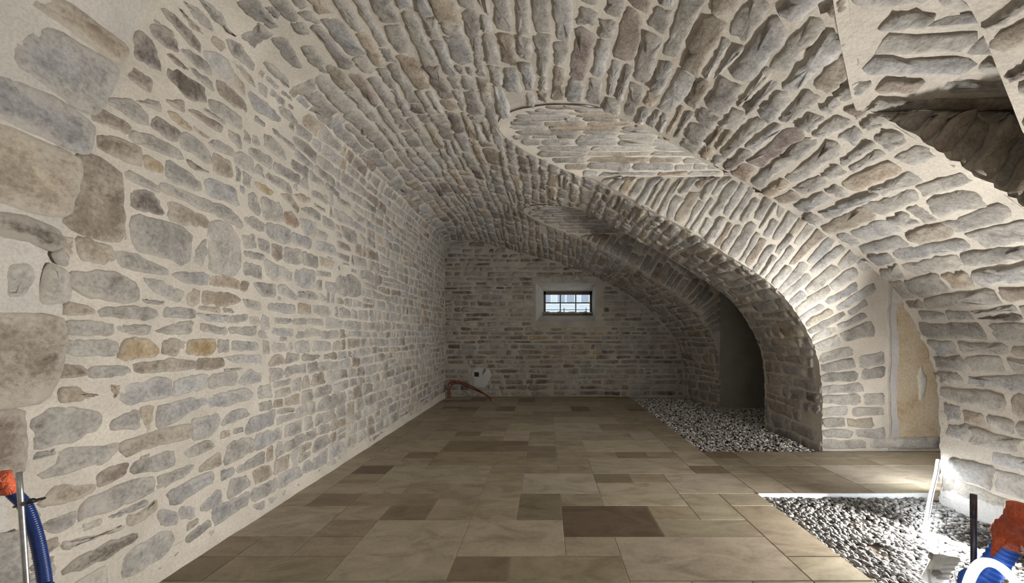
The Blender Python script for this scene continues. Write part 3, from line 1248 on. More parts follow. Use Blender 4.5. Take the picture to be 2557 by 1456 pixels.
for q in courses(-1.6, 2.2, -0.99, 1.5, 0.06, 0.105, 0.14, 0.42, 0.026, back_ok, None, 0.15, 0.1, 40):
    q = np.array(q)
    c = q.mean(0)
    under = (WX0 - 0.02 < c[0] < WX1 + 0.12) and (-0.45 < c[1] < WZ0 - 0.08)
    stone(A_back, q, fm_back, rng.uniform(0.008, 0.022), pick_tone('tbbbo' if under else 'ggggbbbdd') * 0.85, n=14, edge=0.010, rough=0.3, jit=0.05)  # stone tones lowered too, putting the far end's shade into the colour
# lintel and sill stones
stone(A_back, [(WX0 - 0.06, WZ1 + 0.02), (WX1 + 0.10, WZ1 + 0.025), (WX1 + 0.08, WZ1 + 0.12), (0.3, WZ1 + 0.13), (WX0 - 0.05, WZ1 + 0.115)], fm_back, 0.03, TONES['g'][0], n=24, jit=0.02)
# splayed reveals of the opening
R0 = [(WX0, WZ0), (WX1, WZ0), (WX1, WZ1), (WX0, WZ1)]
R1 = [(VX0, VZ0), (VX1, VZ0), (VX1, VZ1), (VX0, VZ1)]
for i in range(4):
    a0, a1, b0, b1 = R0[i], R0[(i + 1) % 4], R1[i], R1[(i + 1) % 4]
    g = []
    for s in np.linspace(0, 1, 14):
        for t in np.linspace(0, 1, 24):
            x = (a0[0] * (1 - t) + a1[0] * t) * (1 - s) + (b0[0] * (1 - t) + b1[0] * t) * s
            z = (a0[1] * (1 - t) + a1[1] * t) * (1 - s) + (b0[1] * (1 - t) + b1[1] * t) * s
            w_ = 0.012 * sn2(x * 14, z * 14 + s * 5, 3.0 + i) * math.sin(math.pi * min(1, s * 1.0))
            cx, cz = (WX0 + WX1) / 2, (WZ0 + WZ1) / 2
            g.append(((x + w_ * (1 if x > cx else -1) * (i % 2)) * H, (YBACK + WDEP * s) * H, H + (z + w_ * (1 if z > cz else -1) * (1 - i % 2)) * H))
    A_back.add(g, [(r * 24 + c, r * 24 + c + 1, (r + 1) * 24 + c + 1, (r + 1) * 24 + c) for r in range(13) for c in range(23)], (0.5, 0.5, 0.5), 3)
# outside skin of the far wall (so that daylight enters by the window only)
yo = (YBACK + WDEP + 0.06) * H
ex = [-2.6, VX0, VX1, 4.8]
ez = [-1.2, VZ0, VZ1, 2.6]
for i in range(3):
    for j in range(3):
        if i == 1 and j == 1:
            continue
        A_back.add([(ex[i] * H, yo, H + ez[j] * H), (ex[i + 1] * H, yo, H + ez[j] * H), (ex[i + 1] * H, yo, H + ez[j + 1] * H), (ex[i] * H, yo, H + ez[j + 1] * H)], [(0, 1, 2, 3)], MORTAR, 0)
# plaster patch round the socket
ang = np.linspace(0, 2 * math.pi, 28, endpoint=False)
pq = [(-1.03 + math.cos(a) * 0.15 * (1 + 0.18 * math.sin(3 * a + 1)), -0.70 + math.sin(a) * 0.19 * (1 + 0.15 * math.cos(2 * a))) for a in ang]
stone(A_back, pq, fm_back, 0.006, (0.6, 0.6, 0.6), mi=2, n=34, jit=0.045, rough=0.1, edge=0.02)

MATS_L = [M_MORT, M_FLUSH, M_PLAST]
MATS = [M_MORT, M_VAULT, M_PLAST]
wl = A_left.build('wall_left', MATS_L, kind='structure')
ce = A_ceil.build('ceiling', MATS, kind='structure')
M_OLDM_SHADED = mat_mortar('old_mortar_shaded', (0.36, 0.335, 0.29), 0.18)  # older mortar, its colour also darkened to stand for the far end's shade
wb = A_back.build('wall_back', [M_OLDM_SHADED, M_VAULT, M_GREY, M_PLAST], kind='structure')
wr = A_right.build('wall_right', MATS, kind='structure')

# wall behind the camera, plain plaster
A = Acc()
A.add([(-2.2, YNEAR * H, -0.1), (3.2, YNEAR * H, -0.1), (3.2, YNEAR * H, 3.4), (-2.2, YNEAR * H, 3.4)], [(0, 1, 2, 3)], MORTAR, 0)
A.build('wall_front', [M_PLAST], kind='structure')

# old rendered pier beside the arch ring of the middle recess
A = Acc()
yp = YF[1] * H - 0.004
rows = np.linspace(-1.0, 0.62, 60)
cols = np.linspace(0, 1, 16)
x0s = 2.965 + 0.012 * sn(rows * 6, 1.0)
Xg = x0s[None, :] + (3.375 - x0s)[None, :] * cols[:, None]
Zg = np.repeat(rows[None, :], 16, 0)


def fm_pier(uv, h):
    return np.stack([uv[:, 0] * H, yp - np.asarray(h), H + uv[:, 1] * H], 1)


grid(A, Xg, Zg, lambda uv, h: fm_pier(uv, h + 0.014), flip=False, amp=0.004)
gx = np.stack([np.full(60, 3.40), np.full(60, 3.62)], 0)
grid(A, gx + 0.008 * sn(rows * 9, 4.0)[None, :], np.repeat(rows[None, :], 2, 0), lambda uv, h: fm_pier(uv, h + 0.018), flip=False, amp=0.003, mi=2)
# its left return
rp = np.concatenate([np.stack([x0s * H, np.full(60, yp - 0.016), H + rows * H], 1), np.stack([x0s * H - 0.006, np.full(60, yp + 0.02), H + rows * H], 1)])
A.add(rp, [(j, j + 1, 60 + j + 1, 60 + j) for j in range(59)], MORTAR, 1)
# smooth grey cement strip along the ring
xg = np.stack([x0s + 0.002, x0s + 0.06 + 0.012 * sn(rows * 5, 3.0)], 0)
grid(A, xg, np.repeat(rows[None, :], 2, 0), lambda uv, h: fm_pier(uv, h + 0.02), flip=False, amp=0.002, mi=1)
# pale top part
rt = np.linspace(0.26, 0.62, 14)
xt0 = np.interp(rt, rows, x0s) + 0.01
Xt = xt0[None, :] + (3.40 - xt0)[None, :] * np.linspace(0, 1, 8)[:, None]
grid(A, Xt, np.repeat(rt[None, :], 8, 0), lambda uv, h: fm_pier(uv, h + 0.021), flip=False, amp=0.002, mi=2)
# white filler patch
ang = np.linspace(0, 2 * math.pi, 16, endpoint=False)
stone(A, [(3.24 + 0.042 * math.cos(a) * (1 + 0.25 * math.sin(5 * a)), -0.43 + 0.15 * math.sin(a) * (1 + 0.2 * math.cos(3 * a))) for a in ang], fm_pier, 0.022, (0.6, 0.6, 0.6), mi=2, n=24, sink=0, jit=0.05, rough=0.05, edge=0.008)
# plinth block below
stone(A, [(2.93, -0.995), (3.40, -0.995), (3.40, -0.90), (3.35, -0.885), (2.95, -0.89)], fm_pier, 0.04, TONES['l'][0], mi=4, n=24, jit=0.02, rough=0.1)
A.build('trim_1', [M_STUC, M_GREY, M_PLAST, M_WHITEP, M_VAULT], kind='structure')
# plain rendered strip of the far recess
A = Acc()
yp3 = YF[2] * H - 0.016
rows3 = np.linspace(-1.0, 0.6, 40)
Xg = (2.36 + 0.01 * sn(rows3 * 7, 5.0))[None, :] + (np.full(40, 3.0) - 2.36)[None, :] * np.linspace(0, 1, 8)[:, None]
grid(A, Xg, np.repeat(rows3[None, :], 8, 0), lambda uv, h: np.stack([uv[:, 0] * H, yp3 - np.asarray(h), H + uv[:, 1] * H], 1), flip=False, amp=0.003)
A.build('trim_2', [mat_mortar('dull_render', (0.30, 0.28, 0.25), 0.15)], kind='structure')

# ------------------------------------------------------------------ floor
A = Acc()
CX, CY = 0.247, 0.168
X_0, Y_0 = -0.155, 1.538
GAP = 0.0022


def tile(i0, i1, j0, j1, col):
    x0, x1 = (X_0 + CX * i0) * H + GAP, (X_0 + CX * i1) * H - GAP
    y0, y1 = (Y_0 + CY * j0) * H + GAP, (Y_0 + CY * j1) * H - GAP
    x0 = max(x0, -1.60 * H)
    if x1 - x0 < 0.02:
        return
    b_ = 0.002
    v = [(x0, y0, -0.01), (x1, y0, -0.01), (x1, y1, -0.01), (x0, y1, -0.01), (x0, y0, -b_), (x1, y0, -b_), (x1, y1, -b_), (x0, y1, -b_),
         (x0 + b_, y0 + b_, 0), (x1 - b_, y0 + b_, 0), (x1 - b_, y1 - b_, 0), (x0 + b_, y1 - b_, 0)]
    f = [(8, 9, 10, 11)]
    for a in range(4):
        b2 = (a + 1) % 4
        f += [(a, b2, 4 + b2, 4 + a), (4 + a, 4 + b2, 8 + b2, 8 + a)]
    A.add(v, f, col, 0)


TL = {'x': (0.150, 0.118, 0.082), 'd': (0.235, 0.187, 0.13), 'm': (0.325, 0.272, 0.196), 'n': (0.365, 0.31, 0.23), 'l': (0.41, 0.355, 0.27), 'k': (0.44, 0.395, 0.32)}
taken = set()


def put(i, j, w_, h_, t):
    cells = [(a, b2) for a in range(i, i + w_) for b2 in range(j, j + h_)]
    if any(c in taken for c in cells):
        return False
    taken.update(cells)
    c = np.array(TL[t]) * rng.uniform(0.95, 1.05) + rng.normal(0, 0.004, 3)
    tile(i, i + w_, j, j + h_, c)
    return True


for t in [(-1, 0, 1, 1, 'd'), (0, -1, 2, 2, 'm'), (-1, 1, 2, 2, 'l'), (0, 3, 1, 2, 'd'), (1, 2, 2, 2, 'x'), (1, 1, 1, 1, 'n'), (2, 0, 3, 2, 'l'),
          (5, -2, 1, 2, 'd'), (3, 2, 2, 1, 'm'), (3, 3, 1, 1, 'm'), (4, 3, 1, 2, 'n'), (5, 1, 1, 3, 'm'), (0, 5, 2, 2, 'k'), (1, 4, 1, 1, 'm'), (2, 4, 2, 2, 'l'),
          (4, 5, 2, 2, 'l'), (1, 7, 1, 1, 'm'), (-1, 6, 1, 1, 'm'), (-5, 7, 1, 1, 'x'), (-4, 6, 3, 2, 'l'), (-5, 4, 1, 1, 'd'), (-4, 4, 2, 1, 'm'),
          (-6, 2, 2, 2, 'l'), (-3, 3, 1, 1, 'd'), (-3, 0, 2, 3, 'l'), (-5, 1, 1, 1, 'n'), (6, 9, 1, 1, 'd'), (3, 9, 1, 1, 'd'), (-1, 11, 1, 1, 'd'), (-4, 9, 1, 1, 'd'), (0, 9, 1, 1, 'd'),
          (-1, 12, 1, 2, 'l'), (2, 10, 3, 2, 'l'), (1, 14, 2, 2, 'k'), (9, 8, 2, 1, 'm'), (7, 8, 2, 2, 'l'), (7, 5, 2, 1, 'n'), (9, 6, 4, 2, 'k'), (6, 5, 1, 2, 'l')]:
    put(*t)
order = [(i, j) for j in range(-18, 27) for i in range(-6, 17)]
for i, j in order:
    strip = i >= 6
    if strip and not (5 <= j < 10):
        continue
    for w_, h_ in [((2, 2), (2, 1), (1, 2), (3, 2), (1, 1))[k] for k in rng.permutation(5)] + [(1, 1)]:
        if (i < 6 and i + w_ > 6) or (strip and j + h_ > 10):
            continue
        if put(i, j, w_, h_, 'mmmmnnnnnllmmnnnd'[rng.integers(17)]):
            break
# bed of the joints
def slab(x0, x1, y0, y1, z, mi):
    box(A, x0 * H, x1 * H, y0 * H, y1 * H, -0.12, z, (0.5, 0.5, 0.5), mi)


XE = X_0 + 6 * CX
slab(-1.7, XE - 0.003, YNEAR, YBACK + 0.02, -0.0035, 1)
slab(XE - 0.003, XR, Y_0 + 5 * CY, Y_0 + 10 * CY, -0.0035, 1)
box(A, (XE - 0.003) * H, XR * H, YNEAR * H, (Y_0 + 5 * CY) * H, -0.12, -0.05, (0.5,) * 3, 2)
box(A, (XE - 0.003) * H, XR * H, (Y_0 + 10 * CY) * H, (YBACK + 0.02) * H, -0.12, -0.05, (0.5,) * 3, 2)
A.build('floor', [M_TILE, M_GROUT, M_SOIL], kind='structure', smooth=False)

# white edge strip where the tiled path ends at the pit
A = Acc()
ye = (Y_0 + 5 * CY) * H
box(A, XE * H, 2.40 * H, ye - 0.012, ye + 0.001, -0.05, 0.004)
A.build('trim_3', [M_WHITEP], kind='structure', smooth=False)
# mortar fillet at the foot of the left wall
A = Acc()
us = np.linspace(YNEAR * H, YBACK * H, 160)
prof_f = [(0.0, 0.11), (0.012, 0.07), (0.02, 0.03), (0.035, 0.0)]
V = []
for k, (a, b2) in enumerate(prof_f):
    V.append(np.stack([-1.58 * H - 0.004 + a + 0.006 * sn(us * 5 + k, 1.0 + k), us, np.full(160, b2) + 0.012 * sn(us * 4, 6.0) * (k < 3)], 1))
V = np.vstack(V)
A.add(V, [(k * 160 + j, k * 160 + j + 1, (k + 1) * 160 + j + 1, (k + 1) * 160 + j) for k in range(3) for j in range(159)], MORTAR, 0)
A.build('baseboard_left', [M_MORT], kind='structure')

A = Acc()
us = np.linspace(1.49 * H, 2.285 * H, 40)
V = []
for k, (a, b2) in enumerate([(0.0, 0.13), (0.014, 0.09), (0.022, 0.03), (0.03, -0.05)]):
    V.append(np.stack([2.385 * H + 0.004 - a + 0.005 * sn(us * 6 + k, 2.0 + k), us, np.full(40, b2) + 0.03 * sn(us * 5, 8.0) * (k < 2)], 1))
V = np.vstack(V)
A.add(V, [(k * 40 + j, (k + 1) * 40 + j, (k + 1) * 40 + j + 1, k * 40 + j + 1) for k in range(3) for j in range(39)], MORTAR, 0)
A.build('baseboard_right', [M_GREY], kind='structure')

# ------------------------------------------------------------------ gravel
def ico(sub):
    bm = bmesh.new()
    bmesh.ops.create_icosphere(bm, subdivisions=sub, radius=1.0)
    bm.verts.ensure_lookup_table()
    v = np.array([p.co[:] for p in bm.verts])
    f = [[q.index for q in g.verts] for g in bm.faces]
    bm.free()
    return v, f


def gravel(name, spots, rad, sub, label, base_z, bright=1.0):
    v0, f0 = ico(sub)
    acc = Acc()
    f0 = np.array(f0)
    for (x, y) in spots:
        r = rng.uniform(*rad)
        s = np.array([r * rng.uniform(0.8, 1.35), r * rng.uniform(0.8, 1.2), r * rng.uniform(0.5, 0.8)])
        a = rng.uniform(0, math.pi)
        v = v0 * (1 + rng.normal(0, 0.09, (len(v0), 1))) * s
        ca, sa = math.cos(a), math.sin(a)
        tl = rng.normal(0, 0.3)
        X = v[:, 0] * ca - v[:, 1] * sa
        Y = v[:, 0] * sa + v[:, 1] * ca
        Z = v[:, 2] + X * tl
        g = rng.choice([0.20, 0.3, 0.42, 0.55, 0.68], p=[0.22, 0.26, 0.24, 0.18, 0.10]) * rng.uniform(0.85, 1.15) * bright
        warm = rng.uniform(0.86, 1.0)
        acc.add(np.stack([X + x, Y + y, Z + base_z + rng.uniform(-0.4, 0.7) * r], 1), f0.tolist(), (g, g * (warm + 1) / 2, g * warm), 0)
    o = acc.build(name, [M_PEB])
    return tag(o, label, 'gravel', kind='stuff')


def scatter(n, x0, x1, y0, y1, ok):
    x = rng.uniform(x0, x1, n) * H
    y = rng.uniform(y0, y1, n) * H
    k = ok(x / H, y / H)
    return np.stack([x[k], y[k]], 1)


def near_ok(x, y):
    soil = (((x - 1.72) / 0.13) ** 2 + ((y - 2.06) / 0.06) ** 2 < 1) | (((x - 1.55) / 0.09) ** 2 + ((y - 1.80) / 0.08) ** 2 < 1)
    return ~(soil & (rng.random(len(x)) < 0.75))


sp = scatter(8600, XE + 0.012, 2.36, 1.05, 2.365, near_ok)
gravel('gravel_bed', sp, (0.007, 0.016), 2, 'pale gravel in the pit at the front right under the work light', -0.035, 0.52)
sp2 = scatter(9000, XE + 0.012, 2.9, 3.23, 5.95, lambda x, y: (x < 2.35 - 0.2 * np.clip((y - 5.16) / 0.85, 0, 1)) | ((y > 4.15) & (y < 5.14)))
gravel('gravel_bed', sp2, (0.009, 0.017), 1, 'grey gravel strip behind the tiled path beside the dark arches', -0.03, 1.4)

# ------------------------------------------------------------------ window and what is outside
def wpt(x, y, z):
    return (x * H, y * H, H + z * H)


yw = YBACK + WDEP
wroot = bpy.data.objects.new('window_1', None)
COL.objects.link(wroot)
wroot.location = wpt((VX0 + VX1) / 2, yw, VZ0)
wroot['kind'] = 'structure'
ox, oy, oz = wroot.location


def lbox(acc, x0, x1, y0, y1, z0, z1, mi=0):
    box(acc, x0 * H - ox, x1 * H - ox, y0 * H - oy, y1 * H - oy, H + z0 * H - oz, H + z1 * H - oz, (0.5,) * 3, mi)


A = Acc()
lbox(A, VX0 - 0.02, VX0 + 0.035, yw, yw + 0.04, VZ0 - 0.02, VZ1 + 0.02)
lbox(A, VX1 - 0.035, VX1 + 0.02, yw, yw + 0.04, VZ0 - 0.02, VZ1 + 0.02)
lbox(A, VX0, VX1, yw, yw + 0.04, VZ1 - 0.055, VZ1 + 0.02)
lbox(A, VX0, VX1, yw, yw + 0.04, VZ0 - 0.02, VZ0 + 0.025)
A.build('window_frame', [M_WOOD], wroot, smooth=False)
for t in (0.345, 0.665):
    A = Acc()
    xb = VX0 + (VX1 - VX0) * t
    lbox(A, xb - 0.009, xb + 0.009, yw + 0.012, yw + 0.03, VZ0, VZ1 - 0.04)
    A.build('window_bar', [M_BAR], wroot, smooth=False)
A = Acc()
zb = VZ0 + (VZ1 - VZ0) * 0.49
lbox(A, VX0 + 0.02, VX1 - 0.02, yw + 0.010, yw + 0.032, zb - 0.009, zb + 0.009)
A.build('window_bar', [M_BAR], wroot, smooth=False)
A = Acc()
lbox(A, VX0 + 0.02, VX1 - 0.02, yw + 0.020, yw + 0.023, VZ0 + 0.01, VZ1 - 0.04)
A.build('window_pane', [M_GLASS], wroot, smooth=False)
# rough stone sill in the opening
A = Acc()
n_ = 30
xs_ = np.linspace(VX0 - 0.03, VX1 + 0.03, n_)
top = VZ0 + 0.03 + 0.012 * sn(xs_ * 18, 2.2)
V = []
for yy_, dz in ((yw - 0.10, -0.03), (yw - 0.06, 0.0), (yw - 0.005, 0.0), (yw - 0.005, -0.12)):
    V.append(np.stack([xs_ * H - ox, np.full(n_, yy_ * H - oy), H + (top + dz) * H - oz], 1))
A.add(np.vstack(V), [(k * n_ + j, k * n_ + j + 1, (k + 1) * n_ + j + 1, (k + 1) * n_ + j) for k in range(3) for j in range(n_ - 1)], TONES['t'][0], 0)
A.build('window_sill', [M_VAULT], wroot)

# the house across the street
yh = (yw + 3.2) * H
hr = empty('house', (1.2, yh, 0.2), 'white house across the street, seen through the small barred window', 'house')
hx, hy, hz = hr.location


def hbox(acc, x0, x1, y0, y1, z0, z1):
    box(acc, x0 - hx, x1 - hx, y0 - hy, y1 - hy, z0 - hz, z1 - hz)


A = Acc()
hbox(A, -4, 6, yh, yh + 0.3, 0.2, 6)
A.build('house_wall', [M_FAC], hr, smooth=False)
zc = H + 1.02 * H
for xc in (-0.10, 0.62, 1.34, 2.06):
    A = Acc()
    hbox(A, xc - 0.30, xc + 0.30, yh - 0.03, yh + 0.02, zc - 0.36, zc + 0.75)
    fr = A.build('house_window', [M_FACW], hr, smooth=False)
    for dx in (-0.14, 0.14):
        A = Acc()
        hbox(A, xc + dx - 0.11, xc + dx + 0.11, yh - 0.04, yh - 0.028, zc - 0.28, zc + 0.70)
        A.build('pane', [M_FACG], fr, smooth=False)
A = Acc()
hbox(A, -4, 6, yh - 0.5, yh, 0.0, 0.2)
A.build('pavement', [M_FAC], hr, smooth=False)
# wire railing in front of the house
yr_ = yh - 0.35
A = Acc()
for z in (H + 0.585 * H, H + 0.49 * H):
    tube(A, [(-2.5 - hx, yr_ - hy, z - hz), (0 - hx, yr_ - hy, z - hz), (3.0 - hx, yr_ - hy, z - hz)], 0.010, 6)
rl = A.build('railing', [M_BAR], hr)
for xx in (-0.1, 0.55, 1.2):
    A = Acc()
    tube(A, [(xx - hx, yr_ - hy, 0.2 - hz), (xx - hx, yr_ - hy, 1.0 - hz), (xx - hx, yr_ - hy, H + 0.63 * H - hz)], 0.014, 6)
    A.build('post', [M_BAR], rl)

# ------------------------------------------------------------------ things standing about
def pt(px, py, y):
    """point at depth y (H) behind photo pixel"""
    s = F / y
    return np.array([(px - VPX) / s * H, y * H, H + (VPY - py) / s * H])


def place(name, pts, label, cat):
    base = np.array([pts[0], pts[1], 0.0])
    return empty(name, base, label, cat), base


def corrugated(acc, path, r, pitch=0.0045, mi=0, seg=14):
    p = resample(path, pitch / 4)
    k = np.arange(len(p))
    rr = r * (1 - 0.09 * (0.5 + 0.5 * np.cos(k * math.pi / 2)))
    tube(acc, p, rr, seg, (0.5,) * 3, mi)


# left steel rod
YR = 0.62
top = pt(47, 1179, YR)
bot = pt(66, 1456, YR)
dirv = (bot - top) / (bot[2] - top[2])
foot = top + dirv * (0.0 - top[2])
o = empty('steel_rod', foot, 'galvanised steel rod standing at the far left before the stone wall', 'rod')
A = Acc()
path = np.stack([foot * (1 - t) + top * t for t in np.linspace(0, 1, 24)]) - foot
tube(A, path, 0.0043, 14)
A.build('shaft', [M_STEEL], o)
A = Acc()
tube(A, np.stack([(0, 0, 0.0), (0, 0, 0.004), (0, 0, 0.010)]), [0.03, 0.03, 0.02], 16)
A.build('foot_plate', [M_STEEL], o)

# left blue conduit tied to it
YC = 0.64
cp = [pt(14, 1206, YC - 0.01), pt(34, 1232, YC), pt(62, 1262, YC + 0.004), pt(82, 1310, YC + 0.005), pt(98, 1370, YC + 0.005), pt(112, 1456, YC + 0.005), pt(120, 1560, YC)]
f2 = pt(122, 1700, YC); f2[2] = 0.0
cp.append(f2)
cp = spline(cp, 120)
base = np.array([f2[0], f2[1], 0.0])
o = empty('conduit', base, 'dark blue corrugated conduit curving up the left edge with orange taped end', 'conduit')
A = Acc()
corrugated(A, cp - base, 0.0108)
A.build('tube', [M_BLUE], o)


def tape_cap(end, dirn, r, n_fold, mat, parent, base, length, name='tape_cap'):
    acc = Acc()
    d = np.asarray(dirn, float); d /= np.linalg.norm(d)
    t = np.linspace(0, 1, 14)
    path = np.stack([end + d * length * (k - 0.45) for k in t]) - base
    rad = r * (1.22 + 0.10 * np.sin(t * 9 + 0.5) + 0.05 * np.sin(t * 31 + 1)) * np.where(t > 0.95, 0.55, np.where(t > 0.85, 0.85, 1))
    sh = 1 + 0.10 * np.sin(np.linspace(0, 2 * math.pi, 18, endpoint=False) * n_fold)
    tube(acc, path, rad, 18, (0.5,) * 3, 0, True, sh)
    acc.build(name, [mat], parent)


tape_cap(cp[0], cp[0] - cp[6], 0.0112, 3, M_ORANGE, o, base, 0.046)
# cable tie that holds both
tc = pt(60, 1258, YC - 0.012)
o = empty('cable_tie', tc, 'black cable tie holding the dark blue conduit to the left steel rod', 'cable tie')
A = Acc()
ang = np.linspace(0, 2 * math.pi, 40)
lp = np.stack([0.020 * np.cos(ang) + 0.003, 0.017 * np.sin(ang) + 0.006, 0.24 * (0.020 * np.cos(ang))], 1)
tube(A, lp, 0.0022, 8, cap=False)
A.build('loop', [M_BLACK], o)
A = Acc()
tube(A, np.array([(0.018, -0.014, 0.006), (0.030, -0.016, 0.010), (0.042, -0.018, 0.015)]), [0.0046, 0.0046, 0.0042], 8)
A.build('tie_head', [M_BLACK], o)

# right steel rod
YR2 = 0.62
top = pt(2431, 1236, YR2)
foot = pt(2434, 1456, YR2); foot[2] = 0.0
o = empty('steel_rod', foot, 'dark steel rod standing upright at the far right before the gravel', 'rod')
A = Acc()
tube(A, np.stack([foot * (1 - t) + top * t for t in np.linspace(0, 1, 24)]) - foot, 0.0048, 14)
A.build('shaft', [M_DSTEEL], o)
A = Acc()
tt_ = top - foot
tube(A, np.stack([tt_ + np.array([0, 0, -0.045]), tt_ + np.array([0, 0, -0.02]), tt_ + np.array([0, 0, 0.001])]), 0.0053, 6)
A.build('rod_end', [M_DSTEEL], o)
A = Acc()
tube(A, np.stack([(0, 0, 0.0), (0, 0, 0.004), (0, 0, 0.010)]), [0.03, 0.03, 0.02], 16)
A.build('foot_plate', [M_STEEL], o)

# right blue conduit with orange tape
YC2 = 0.60
pts = [pt(2548, 1318, YC2 - 0.03), pt(2516, 1362, YC2 - 0.01), pt(2482, 1412, YC2), pt(2450, 1462, YC2 + 0.005), pt(2418, 1530, YC2 + 0.005)]
f2 = pt(2380, 1680, YC2); f2[2] = 0.0
pts.append(f2)
cp = spline(pts, 120)
base = np.array([f2[0], f2[1], 0.0])
o = empty('conduit', base, 'bright blue corrugated conduit leaning at the right edge under a ball of orange tape', 'conduit')
A = Acc()
corrugated(A, cp - base, 0.0195, 0.0105)
A.build('tube', [M_LBLUE], o)
tape_cap(cp[0] + (cp[0] - cp[8]) * 0.05, cp[0] - cp[10], 0.0215, 4, M_ORANGE, o, base, 0.085)
A = Acc()
e = pt(2505, 1342, YC2 - 0.035) - base
tube(A, np.stack([e, e + np.array([-0.012, 0, -0.014]), e + np.array([-0.020, 0, -0.034])]), [0.008, 0.006, 0.002], 8)
A.build('tape_tail', [M_ORANGE], o)
A = Acc()
e = pt(2550, 1380, YC2 - 0.04) - base
for k in range(3):
    tube(A, np.stack([e + np.array([0, 0, 0.006 * k]), e + np.array([0.012, 0, -0.004 * k]), e + np.array([0.03, 0.0, 0.004 - 0.012 * k])]), 0.0012, 5)
A.build('tape_fray', [M_WHITEP], o)

# white LED hose looped round the right rod
YH = 0.585
lp = [pt(2388, 1640, YH), pt(2408, 1500, YH), pt(2424, 1440, YH), pt(2448, 1408, YH - 0.01), pt(2480, 1407, YH - 0.01), pt(2512, 1428, YH - 0.01), pt(2540, 1466, YH - 0.005), pt(2556, 1560, YH)]
f3 = pt(2560, 1700, YH); f3[2] = 0.008
f0_ = pt(2370, 1760, YH); f0_[2] = 0.008
lp = spline([f0_] + lp + [f3], 120)
base = np.array([lp[0][0], lp[0][1], 0.0])
o = empty('light_hose', base, 'glowing white light hose looped beside the right steel rod and blue conduit', 'light hose')
A = Acc()
tube(A, lp - base, 0.0075, 12)
A.build('hose', [M_HOSE], o)

# white LED hose hung in the corner of the pit
zg = 0.0
hp = [np.array([2.362 * H, 2.288 * H, 0.285]), np.array([2.30 * H, 2.24 * H, 0.205]), np.array([2.20 * H, 2.17 * H, 0.095]), np.array([2.08 * H, 2.07 * H, 0.02]), np.array([1.955 * H, 1.955 * H, -0.008]), np.array([1.80 * H, 1.76 * H, -0.012]), np.array([1.66 * H, 1.60 * H, -0.004])]
hp = spline(hp, 80)
base = np.array([hp[-1][0], hp[-1][1], -0.02])
o = empty('light_hose', base, 'glowing white cable rising from the work light to the pit corner at the stone wall', 'light hose')
A = Acc()
tube(A, hp - base, 0.012, 12)
A.build('hose', [M_GLOW], o)
A = Acc()
tube(A, hp - base + np.array([-0.003, -0.0115, 0.006]), 0.0030, 8)
A.build('wire', [M_GREYP], o)

# work light on the gravel, its back towards us
wl0 = np.array([1.563 * H, 1.505 * H, -0.02])
o = empty('work_light', wl0, 'white LED work light standing on the gravel at the bottom right, back to us', 'work light')


def rot_box(acc, c, sx, sy, sz, tilt, mi=0, bev=0.006):
    bm = bmesh.new()
    bmesh.ops.create_cube(bm, size=1.0)
    bmesh.ops.scale(bm, vec=(sx, sy, sz), verts=bm.verts)
    bmesh.ops.bevel(bm, geom=bm.edges[:], offset=bev, segments=2, affect='EDGES')
    M = Matrix.Translation(c) @ Matrix.Rotation(tilt, 4, 'X')
    bmesh.ops.transform(bm, matrix=M, verts=bm.verts)
    bm.verts.ensure_lookup_table()
    v = [p.co[:] for p in bm.verts]
    f = [[q.index for q in g.verts] for g in bm.faces]
    bm.free()
    acc.add(v, f, (0.5,) * 3, mi)


TILT = math.radians(22)
A = Acc()
rot_box(A, (0, 0, 0.105), 0.108, 0.032, 0.165, TILT)
A.build('housing', [M_WHITEP], o)
for dz in (-0.042, -0.014, 0.014, 0.042):
    A = Acc()
    rot_box(A, (0.012, -0.017 - dz * math.sin(TILT), 0.10 + dz), 0.066, 0.012, 0.010, TILT, 0, 0.003)
    A.build('cooling_fin', [M_WHITEP], o)
A = Acc()
rot_box(A, (0, 0.017, 0.112), 0.092, 0.003, 0.145, TILT, 0, 0.001)
A.build('led_panel', [M_LED], o)
A = Acc()
rot_box(A, (-0.040, -0.022, 0.095), 0.034, 0.020, 0.026, TILT, 0, 0.004)
A.build('cable_gland', [M_GREYP], o)
A = Acc()
rot_box(A, (-0.046, -0.006, 0.165), 0.018, 0.026, 0.034, TILT, 0, 0.004)
A.build('hinge', [M_GREYP], o)
A = Acc()
tube(A, np.array([(-0.060, 0.0, 0.10), (-0.062, -0.012, 0.04), (-0.060, -0.02, 0.010), (0.0, -0.022, 0.008), (0.060, -0.02, 0.010), (0.062, -0.012, 0.04), (0.060, 0.0, 0.10)]), 0.005, 8)
tube(A, np.array([(-0.060, -0.02, 0.010), (-0.060, 0.02, 0.008), (-0.060, 0.06, 0.008)]), 0.005, 8)
tube(A, np.array([(0.060, -0.02, 0.010), (0.060, 0.02, 0.008), (0.060, 0.06, 0.008)]), 0.005, 8)
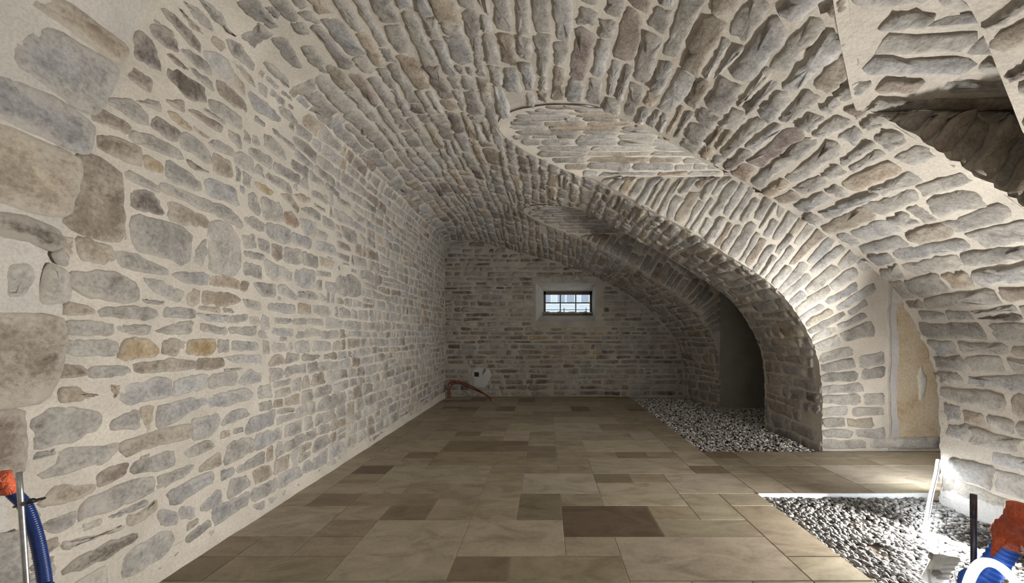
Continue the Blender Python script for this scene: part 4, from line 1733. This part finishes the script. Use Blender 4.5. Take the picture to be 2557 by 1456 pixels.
A.build('stand', [M_WHITEP], o)

# red-brown conduits by the far corner
yb = YBACK - 0.12
s_b = F / yb
paths = [[pt(1119, 984, yb), pt(1119, 966, yb), pt(1124, 956, yb), pt(1140, 952, yb), pt(1165, 959, yb - 0.03), pt(1195, 974, yb - 0.14), pt(1230, 993, yb - 0.26)],
         [pt(1124, 985, yb), pt(1123, 970, yb), pt(1130, 960, yb), pt(1150, 958, yb), pt(1180, 971, yb - 0.06), pt(1210, 984, yb - 0.16), pt(1228, 992, yb - 0.22)]]
labs = ['outer red-brown conduit arching over the floor in the far left corner', 'inner red-brown conduit arching low over the floor in the far left corner']
for path, lab in zip(paths, labs):
    path = [p.copy() for p in path]
    path[0][2] = 0.0
    path[-1][2] = max(0.012, min(path[-1][2], 0.014))
    for p in path:
        p[2] = max(p[2], 0.0)
    cpath = spline(path, 70)
    cpath[:, 2] = np.maximum(cpath[:, 2], 0.0)
    base = np.array([path[0][0], path[0][1], 0.0])
    o = empty('conduit', base, lab, 'conduit')
    A = Acc()
    corrugated(A, cpath - base, 0.013, 0.012)
    A.build('tube', [M_RED], o)
    A = Acc()
    tube(A, np.stack([cpath[-2] - base, cpath[-1] - base, cpath[-1] - base + (cpath[-1] - cpath[-2])]), 0.015, 10)
    A.build('end_cap', [M_ORANGE], o)
# open socket box in the plaster patch
sx, sz_ = (1190.5 - VPX) / (F / YBACK), (VPY - 935) / (F / YBACK)
c = wpt(sx, YBACK, sz_)
o = empty('socket_box', (c[0], c[1] - 0.008, c[2]), 'dark open socket box in the white plaster patch low on the far wall', 'socket box')
A = Acc()
r0, r1 = 0.036, 0.042
for (a0, a1, b0, b1) in ((-r1, -r0, -r1, r1), (r0, r1, -r1, r1), (-r0, r0, -r1, -r0), (-r0, r0, r0, r1)):
    box(A, a0, a1, -0.006, 0.012, b0, b1)
A.build('rim', [M_HOLE], o, smooth=False)
A = Acc()
box(A, -r0, r0, 0.0, 0.008, -r0, r0)
A.build('box_back', [M_HOLE], o, smooth=False)
